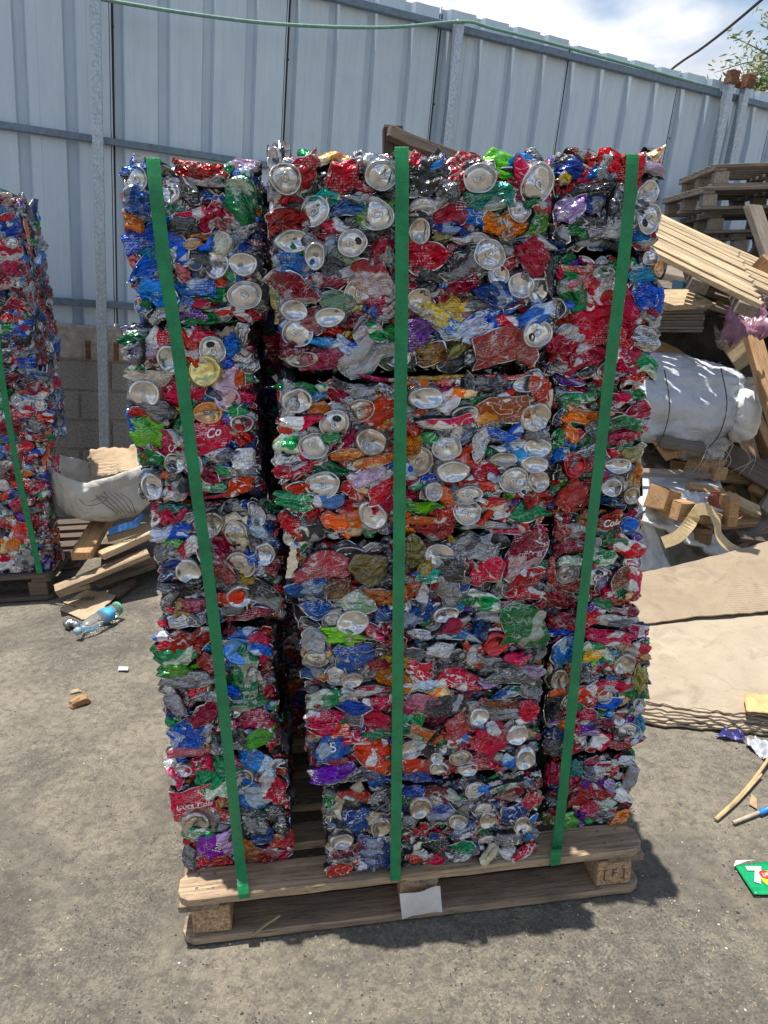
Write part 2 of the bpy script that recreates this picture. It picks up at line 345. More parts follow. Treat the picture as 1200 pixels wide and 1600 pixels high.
# ------------------------------------------------------------------ ground
def ground():
    m, nt, bs = newmat('dusty_asphalt')
    t = nt.nodes.new('ShaderNodeTexCoord').outputs['Object']
    big = noise(nt, t, 1.3, 5, 0.6, 0.6).outputs[0]; dk = noise(nt, t, 1.9, 5, 0.65, 0.9).outputs[0]; mid = noise(nt, t, 5, 5, 0.6, 0.3).outputs[0]
    gr = noise(nt, t, 135, 5, 0.8).outputs[0]; ag = nt.nodes.new('ShaderNodeTexVoronoi'); ag.inputs['Scale'].default_value = 130; nt.links.new(t, ag.inputs[0])
    c = mix(nt, ramp(nt, gr, 0.40, 0.62), (0.082, 0.074, 0.060), (0.29, 0.255, 0.195))
    c = mix(nt, mth(nt, 'MULTIPLY', ramp(nt, mid, 0.38, 0.66), 0.55), c, (0.092, 0.082, 0.066))
    c = mix(nt, mth(nt, 'MULTIPLY', ramp(nt, big, 0.42, 0.66), 0.6), c, (0.31, 0.27, 0.20))
    c = mix(nt, ramp(nt, ag.outputs['Color'], 0.92, 0.97), c, (0.31, 0.27, 0.21))
    med = noise(nt, t, 34, 4, 0.65, 0.3).outputs[0]
    c = mix(nt, mth(nt, 'MULTIPLY', ramp(nt, med, 0.50, 0.64), 0.5), c, (0.07, 0.064, 0.056))
    c = mix(nt, mth(nt, 'MULTIPLY', ramp(nt, med, 0.34, 0.46, (1, 1, 1, 1), (0, 0, 0, 1)), 0.35), c, (0.32, 0.28, 0.21))
    c = mix(nt, mth(nt, 'MULTIPLY', ramp(nt, dk, 0.50, 0.62), 0.5), c, (0.075, 0.068, 0.058))
    # sandy blotches
    sandn = noise(nt, t, 3.1, 5, 0.65, 0.2).outputs[0]
    c = mix(nt, mth(nt, 'MULTIPLY', ramp(nt, sandn, 0.60, 0.70), 0.45), c, (0.34, 0.27, 0.17))
    sp = noise(nt, t, 14, 6, 0.7).outputs[0]
    c = mix(nt, mth(nt, 'MULTIPLY', ramp(nt, sp, 0.60, 0.68), 0.6), c, (0.055, 0.052, 0.048))
    nt.links.new(c, bs.inputs['Base Color']); bs.inputs['Roughness'].default_value = 0.9
    h = mth(nt, 'ADD', mth(nt, 'ADD', gr, med), mth(nt, 'MULTIPLY', mid, 1.5))
    bump(nt, bs, h, 0.9, 0.006)
    V = []; Fc = []
    xs = np.concatenate([[-70, -20, -6], np.linspace(-3, 4, 71), [8, 20, 70]]); ys = np.concatenate([[-60, -10, -2], np.linspace(0.4, 6, 57), [10, 25, 90]])
    rg = np.random.RandomState(5)
    for y in ys:
        for x in xs:
            V.append((x, y, 0.004 * math.sin(x * 3.1 + y * 1.7) * math.sin(y * 2.3 - x) - 0.005 + rg.uniform(-.0012, .0012)))
    nx = len(xs)
    for j in range(len(ys) - 1):
        for i in range(nx - 1): Fc.append((j * nx + i, j * nx + i + 1, (j + 1) * nx + i + 1, (j + 1) * nx + i))
    o = link('ground', mk('ground', V, Fc, m, None, True)); tag(o, kind='structure')
ground()
def scatter_bits():
    rg = np.random.RandomState(11)
    mats = [simple('stone_bit', (0.33, 0.29, 0.23), 0.9), simple('dark_grit', (0.06, 0.06, 0.06), 0.9), simple('straw_bit', (0.55, 0.40, 0.20), 0.85), simple('white_bit', (0.66, 0.66, 0.64), 0.6)]
    V = []; Fc = []; mi = []
    for k in range(9000):
        y = rg.uniform(0.85, 1.0) + rg.exponential(1.1) if rg.rand() < 0.8 else rg.uniform(0.8, 5); x = rg.uniform(-0.62, 0.66) * (y + 0.6)
        kind = rg.choice(4, p=[0.48, 0.44, 0.07, 0.01])
        s = rg.uniform(0.0006, 0.0021) * (1.6 if rg.rand() < 0.06 else 1); a = rg.uniform(0, 3.14)
        lx, ly, lz = (s * rg.uniform(1, 1.6), s, s * 0.7)
        if kind == 2: lx, ly, lz = rg.uniform(0.003, 0.009), 0.0006, 0.0005
        if kind == 3: lx, ly, lz = 1.5*s, 1.2*s, s * 0.4
        b = len(V); ca, sa = math.cos(a), math.sin(a)
        pts = [(-1, -.8, 0), (1, -1, 0), (.8, 1, 0), (-1, .9, 0), (-.5, -.5, 1), (.6, -.4, 1), (.5, .6, 1), (-.6, .5, .9)]
        for p in pts:
            px, py = p[0] * lx * rg.uniform(.7, 1.2), p[1] * ly * rg.uniform(.7, 1.2)
            V.append((x + ca * px - sa * py, y + sa * px + ca * py, -0.004 + p[2] * lz + 0.0035 * math.sin(x * 3.1 + y * 1.7) * math.sin(y * 2.3 - x)))
        for f in ((0, 1, 5, 4), (1, 2, 6, 5), (2, 3, 7, 6), (3, 0, 4, 7), (4, 5, 6, 7)): Fc.append(tuple(b + i for i in f)); mi.append(kind)
    o = link('gravel', mk('gravel', V, Fc, mats, mi)); tag(o, 'loose grit, wood chips and straw bits strewn over the asphalt', 'grit', kind='stuff')
scatter_bits()

# ------------------------------------------------------------------ crushed cans
def tri(t): return np.abs((t % 1.0) - 0.5) * 4 - 1
def crumple(x, y, rg, amp, f0=22.0, n=4, aniso=1.6):
    z = np.zeros_like(x); a = amp; f = f0
    wx = x + 0.006 * np.sin(y * rg.uniform(60, 120) + rg.uniform(0, 6)); wy = y + 0.005 * np.sin(x * rg.uniform(50, 110) + rg.uniform(0, 6))
    for k in range(n):
        th = rg.uniform(0, math.pi); dx, dy = math.cos(th), math.sin(th) * aniso
        z = z + a * tri((wx * dx + wy * dy) * f + rg.uniform(0, 1)); a *= 0.62; f *= 1.65
    return z
def body_geo(wd, ht, rg, D=0.012, amp=0.0045, flat=False):
    """one crushed can wall: folded sheet with sharp creases, lens-like ends, a bare cut lip round it (material 1)"""
    nu = int(max(9, min(28, wd / 0.0038))); nv = int(max(7, min(22, ht / 0.0032)))
    u = np.linspace(-1, 1, nu); v = np.linspace(-1, 1, nv); Ug, Vg = np.meshgrid(u, v)
    ey = rg.choice([0.08, 0.22, 0.40, 0.75]) if not flat else 0.12
    X = wd / 2 * Ug * (1 - rg.uniform(0, .25) * Vg ** 2); pin = 1 - ey * np.abs(Ug + rg.uniform(-.3, .3)) ** rg.uniform(1.4, 3)
    Y = ht / 2 * Vg * np.clip(pin, 0.06, 1)
    X = X + 0.09 * wd * np.interp(Vg, np.linspace(-1, 1, 5), rg.uniform(-1, 1, 5)) * np.abs(Ug)
    Y = Y + (0.13 * ht + 0.001) * np.interp(Ug, np.linspace(-1, 1, 5), rg.uniform(-1, 1, 5)) + Ug * ht * rg.uniform(-.25, .25)
    k = rg.uniform(-0.14, 0.14) * wd * (0 if flat else 1); Y = Y + k * (Ug ** 2 - 0.4)
    Z = D * np.power(np.clip((1 - Ug ** 6) * (1 - np.abs(Vg) ** 2.5), 0, 1), 0.7) - D * 0.6
    if ht > 0.022:                                     # one or two long folds running across
        for _ in range(rg.randint(1, 3)):
            c0 = rg.uniform(-.5, .5); sl = rg.uniform(-.4, .4); q = Vg - c0 - sl * Ug
            Z = Z - np.clip(0.26 - np.abs(q), 0, 1) * min(ht, .04) * rg.uniform(0.2, 0.65)
    msk = np.clip((1 - Ug ** 8) * (1 - Vg ** 8) * 2, 0, 1)
    Z = Z + crumple(X, Y, rg, amp * (0.5 if flat else 1), rg.uniform(12, 22), 4, rg.uniform(1.2, 2.6)) * (0.35 + .65 * msk)
    V = np.stack([X, Y, Z], -1).reshape(-1, 3)
    idx = np.arange(nu * nv).reshape(nv, nu)
    Fc = [(idx[j, i], idx[j, i + 1], idx[j + 1, i + 1], idx[j + 1, i]) for j in range(nv - 1) for i in range(nu - 1)]
    mi = [0] * len(Fc)
    ring = list(idx[0, :]) + list(idx[1:, -1]) + list(idx[-1, -2::-1]) + list(idx[-2:0:-1, 0]); n = len(ring)
    cen = V.mean(0); base = V[ring]; d = base[:, :2] - cen[:2]; d /= (np.linalg.norm(d, axis=1, keepdims=True) + 1e-9)
    lip = rg.uniform(0.0005, 0.0016) * np.clip(1 + 0.8 * np.sin(np.arange(n) * rg.uniform(.2, .5) + rg.uniform(0, 6)), 0.1, 2)
    a = base.copy(); a[:, :2] += d * lip[:, None]; a[:, 2] += rg.uniform(-.0012, .0008)
    b = a.copy(); b[:, :2] += d * 0.0004; b[:, 2] -= 0.0025
    e = b.copy(); e[:, :2] -= d * 0.004; e[:, 2] -= 0.02
    hasl = rg.rand() < 0.5
    for arr, m in ((a, 1 if hasl else 0), (b, 1 if hasl else 0), (e, 2)):  # inward ring is coloured as crevice shade instead of the can's print
        n0 = len(V); pr = ring if m is not None and arr is a else list(range(n0 - n, n0))
        V = np.vstack([V, arr])
        Fc += [(pr[(i + 1) % n], pr[i], n0 + i, n0 + (i + 1) % n) for i in range(n)]; mi += [m] * n
    return V, [tuple(int(q) for q in f) for f in Fc], mi
PT = [(0, -.0022), (.18, -.0022), (.36, -.0018), (.55, -.0022), (.70, -.0022), (.78, -.0035), (.83, -.0062), (.87, -.006), (.91, -.0005), (.95, .0016), (1., .0013), (1.03, -.002), (1.0, -.007), (1.04, -.012)]
PB = [(0, -.0105), (.16, -.0102), (.33, -.009), (.5, -.0072), (.64, -.005), (.76, -.002), (.83, .0004), (.88, .001), (.93, -.0002), (1.0, -.004), (1.06, -.009), (1.08, -.015)]
def lid_geo(rx, ry, kind, rg):
    prof = PT if kind == 't' else PB; seg = 26; V = []; Fc = []; mi = []
    for (rr, z) in prof:
        for k in range(seg):
            a = 2 * math.pi * k / seg; V.append((rr * math.cos(a), rr * math.sin(a), z))
    for i in range(len(prof) - 1):
        for k in range(seg):
            k2 = (k + 1) % seg; Fc.append((i * seg + k, (i + 1) * seg + k, (i + 1) * seg + k2, i * seg + k2))
            a = 2 * math.pi * k / seg; mi.append(0)
    rot = rg.uniform(0, 6.28)
    if kind == 't':
        if rg.rand() < 0.25:             # opened mouth: black patch, shade of the inside put in as colour
            nb = len(V); hl = 12
            for k in range(hl): a = 2 * math.pi * k / hl; V.append((0.0 + 0.30 * math.cos(a), -0.42 + 0.22 * math.sin(a), -0.0012))
            Fc.append(tuple(nb + k for k in range(hl))); mi.append(1)
        nb = len(V); tn = 14             # pull tab: raised loop
        for (sc0, z) in ((1.0, -0.0015), (1.0, 0.0012), (0.72, 0.0022), (0.5, 0.0008), (0.45, -0.001)):
            for k in range(tn):
                a = 2 * math.pi * k / tn; ca, sa = math.cos(a), math.sin(a)
                V.append((0.21 * sc0 * np.sign(ca) * abs(ca) ** .7, 0.08 + 0.33 * sc0 * np.sign(sa) * abs(sa) ** .75, z))
        for i in range(4):
            for k in range(tn):
                k2 = (k + 1) % tn; Fc.append((nb + i * tn + k, nb + i * tn + k2, nb + (i + 1) * tn + k2, nb + (i + 1) * tn + k)); mi.append(0)
    V = np.array(V); c, s = math.cos(rot), math.sin(rot)
    X = V[:, 0] * c - V[:, 1] * s; Y = V[:, 0] * s + V[:, 1] * c
    rr = np.hypot(X, Y); th = np.arctan2(Y, X)
    df = 1 + rg.uniform(0, .11) * np.cos(2 * th + rg.uniform(0, 6)) + rg.uniform(0, .05) * np.cos(3 * th + rg.uniform(0, 6)) + rg.uniform(0, .03) * np.cos(5 * th + rg.uniform(0, 6))
    X = X * df * rx; Y = Y * df * ry
    Z = V[:, 2] + crumple(X, Y, rg, rg.choice([0.0005, 0.0012, 0.0024]), 26, 3, 1.0)
    for _ in range(rg.choice([0, 1, 1, 2])):                  # bent-over parts of the end
        a = rg.uniform(0, 6.28); dn = rg.uniform(0.1, .6) * min(rx, ry); q = X * math.cos(a) + Y * math.sin(a) - dn
        Z = Z - np.clip(q, 0, 1) * rg.uniform(0.25, 1.1)
    if rg.rand() < 0.35:                 # a dent ridge
        a = rg.uniform(0, 6.28); q = np.abs(X * math.cos(a) + Y * math.sin(a)); Z = Z - np.clip(0.007 - q, 0, 1) * rg.uniform(0.3, 0.9)
    return np.stack([X, Y, Z], -1), Fc, mi
PROTO = {}
def face_frame(p, n, ang=0.0, tx=0.0, ty=0.0):
    """local z = n (outwards), local y ~ world up, then turned in plane and tilted"""
    n = Vector(n).normalized(); up = Vector((0, 0, 1)) if abs(n.z) < 0.9 else Vector((0, 1, 0))
    x = up.cross(n).normalized(); y = n.cross(x)
    m = frame(p, x, y, n)
    return m @ Matrix.Rotation(ang, 4, 'Z') @ Matrix.Rotation(tx, 4, 'X') @ Matrix.Rotation(ty, 4, 'Y')
class Merge:
    def __init__(s): s.V = []; s.F = []; s.mi = []; s.mats = []; s.n = 0
    def add(s, V, Fc, mats, mi, mw):
        A = np.array(mw); W = V @ A[:3, :3].T + A[:3, 3]
        ids = []
        for x in mats:
            if x not in s.mats: s.mats.append(x)
            ids.append(s.mats.index(x))
        s.V.append(W); s.F += [tuple(i + s.n for i in f) for f in Fc]; s.mi += [ids[k] for k in mi]; s.n += len(V)
    def build(s, name, parent, mw=None):
        if not s.n: return None
        return link(name, mk(name, np.vstack(s.V), s.F, s.mats, s.mi), parent, mw)
PW = dict(gen=[('red', .34), ('silver', .13), ('blue', .11), ('green', .10), ('redw', .05), ('dark', .06), ('orange', .05), ('grey', .03), ('white', .04), ('dred', .03), ('pink', .03), ('purple', .025), ('cyan', .025), ('lime', .015), ('dblue', .025), ('yellow', .01), ('brown', .01), ('teal', .01)])
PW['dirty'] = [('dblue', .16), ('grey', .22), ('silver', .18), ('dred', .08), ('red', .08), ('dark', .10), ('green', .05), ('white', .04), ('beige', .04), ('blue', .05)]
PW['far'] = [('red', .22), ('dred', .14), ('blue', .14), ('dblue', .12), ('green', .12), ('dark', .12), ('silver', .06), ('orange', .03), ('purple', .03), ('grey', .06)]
PW['redd'] = [('red', .42), ('green', .11), ('silver', .13), ('orange', .05), ('dark', .08), ('purple', .05), ('redw', .05), ('blue', .06), ('dred', .05)]
PW['bluey'] = [('blue', .3), ('silver', .2), ('red', .16), ('green', .09), ('grey', .08), ('purple', .03), ('dblue', .07), ('orange', .03), ('pink', .04)]
PW['upper'] = [('grey', .09), ('silver', .14), ('red', .26), ('dred', .08), ('blue', .11), ('dark', .09), ('green', .06), ('pink', .05), ('white', .03), ('olive', .02), ('yellow', .02), ('dblue', .03)]
def pick(rg, pal):
    ks, ws = zip(*PW[pal]); ws = np.array(ws); return ks[rg.choice(len(ks), p=ws / ws.sum())]
LIDRINGS = ('silver', 'red', 'green', 'blue', 'silver', 'grey', 'silver')
def can_pieces(kind, c, wd, ht, rg):
    """returns [(V, F, mats, mi)]: skirt/body first, then optional lid"""
    if kind == 'B':
        big = wd > 0.07 and ht > 0.045
        V, Fc, mi = body_geo(wd, ht, rg, D=min(0.007, ht * 0.22), amp=min(0.0032, 0.0008 + ht * 0.055), flat=(big and rg.rand() < .3))
        return [(V, Fc, [MAT[c], EDGE, GAPSHADE], mi)]
    rx, ry = wd / 2, ht / 2
    bc = c if c in MAT else LIDRINGS[rg.randint(len(LIDRINGS))]
    V, Fc, mi = body_geo(wd * 1.14, ht * 1.14, rg, 0.008, 0.003, True); V[:, 2] -= 0.011
    o = [(V, Fc, [MAT[bc], EDGE, GAPSHADE], mi)]
    lm = LIDC[c[1:]] if c[:1] == 'L' and c[1:] in LIDC else (LIDD if (c == 'beige' or rg.rand() < 0.22) else LID)
    V2, F2, mi2 = lid_geo(rx, ry, kind, rg)
    V2[:, 2] += 0.003
    o.append((V2, F2, [lm, HOLE], mi2)); return o
def fill_face(w_, h_, rg, heroes, pal, scale=1.0, lidp=0.12, cov=0.955, maxn=400):
    """heroes: list of (x, y, w, h) already placed, face coordinates; returns new pieces (kind, colour, x, y, w, h, ang)"""
    res = 0.004; nx = int(w_ / res) + 1; ny = int(h_ / res) + 1
    occ = np.zeros((ny, nx), bool)
    gx, gy = np.meshgrid((np.arange(nx) + .5) * res, (np.arange(ny) + .5) * res)
    for (x, y, a, b) in heroes: occ |= ((gx - x) / (a * .5)) ** 2 + ((gy - y) / (b * .5)) ** 2 < 0.95
    outp = []
    for tier, (s0, s1, tries) in enumerate(((.075, .105, 45), (.058, .085, 180), (.045, .066, 240), (.030, .05, 450), (.020, .034, 500))):
        for _ in range(int(tries * w_ * h_ / 0.15 / scale)):
            if occ.mean() > cov or len(outp) >= maxn: return outp
            kind = 'B'; wd = rg.uniform(s0, s1) * scale; ht = wd * rg.uniform(0.34, 0.85)
            if rg.rand() < lidp * (3 if tier in (1, 2) else 0.6) and tier in (1, 2, 3): kind = 't' if rg.rand() < .5 else 'b'; wd = rg.uniform(.044, .056) * (scale if tier < 3 else scale * .8); ht = wd * rg.uniform(.5, 1)
            free = np.argwhere(~occ)
            if tier >= 3 and len(free):
                q = free[rg.randint(len(free))]; x, y = (q[1] + .5) * res, (q[0] + .5) * res
            else: x, y = rg.uniform(wd * .3, w_ - wd * .3), rg.uniform(ht * .3, h_ - ht * .3)
            x = min(max(x, wd * .42), w_ - wd * .42); y = min(max(y, ht * .4), h_ - ht * .4)
            e = ((gx - x) / (wd * .5)) ** 2 + ((gy - y) / (ht * .5)) ** 2 < 0.85
            ne = e.sum()
            if ne == 0 or occ[e].mean() > (0.22, .25, .3, .5, .6)[tier]: continue
            occ |= e; outp.append((kind, pick(rg, pal) if kind == 'B' else 'x', x, y, wd * 1.12, ht * 1.15, rg.normal(0, .38) if kind == 'B' else 0))
    return outp

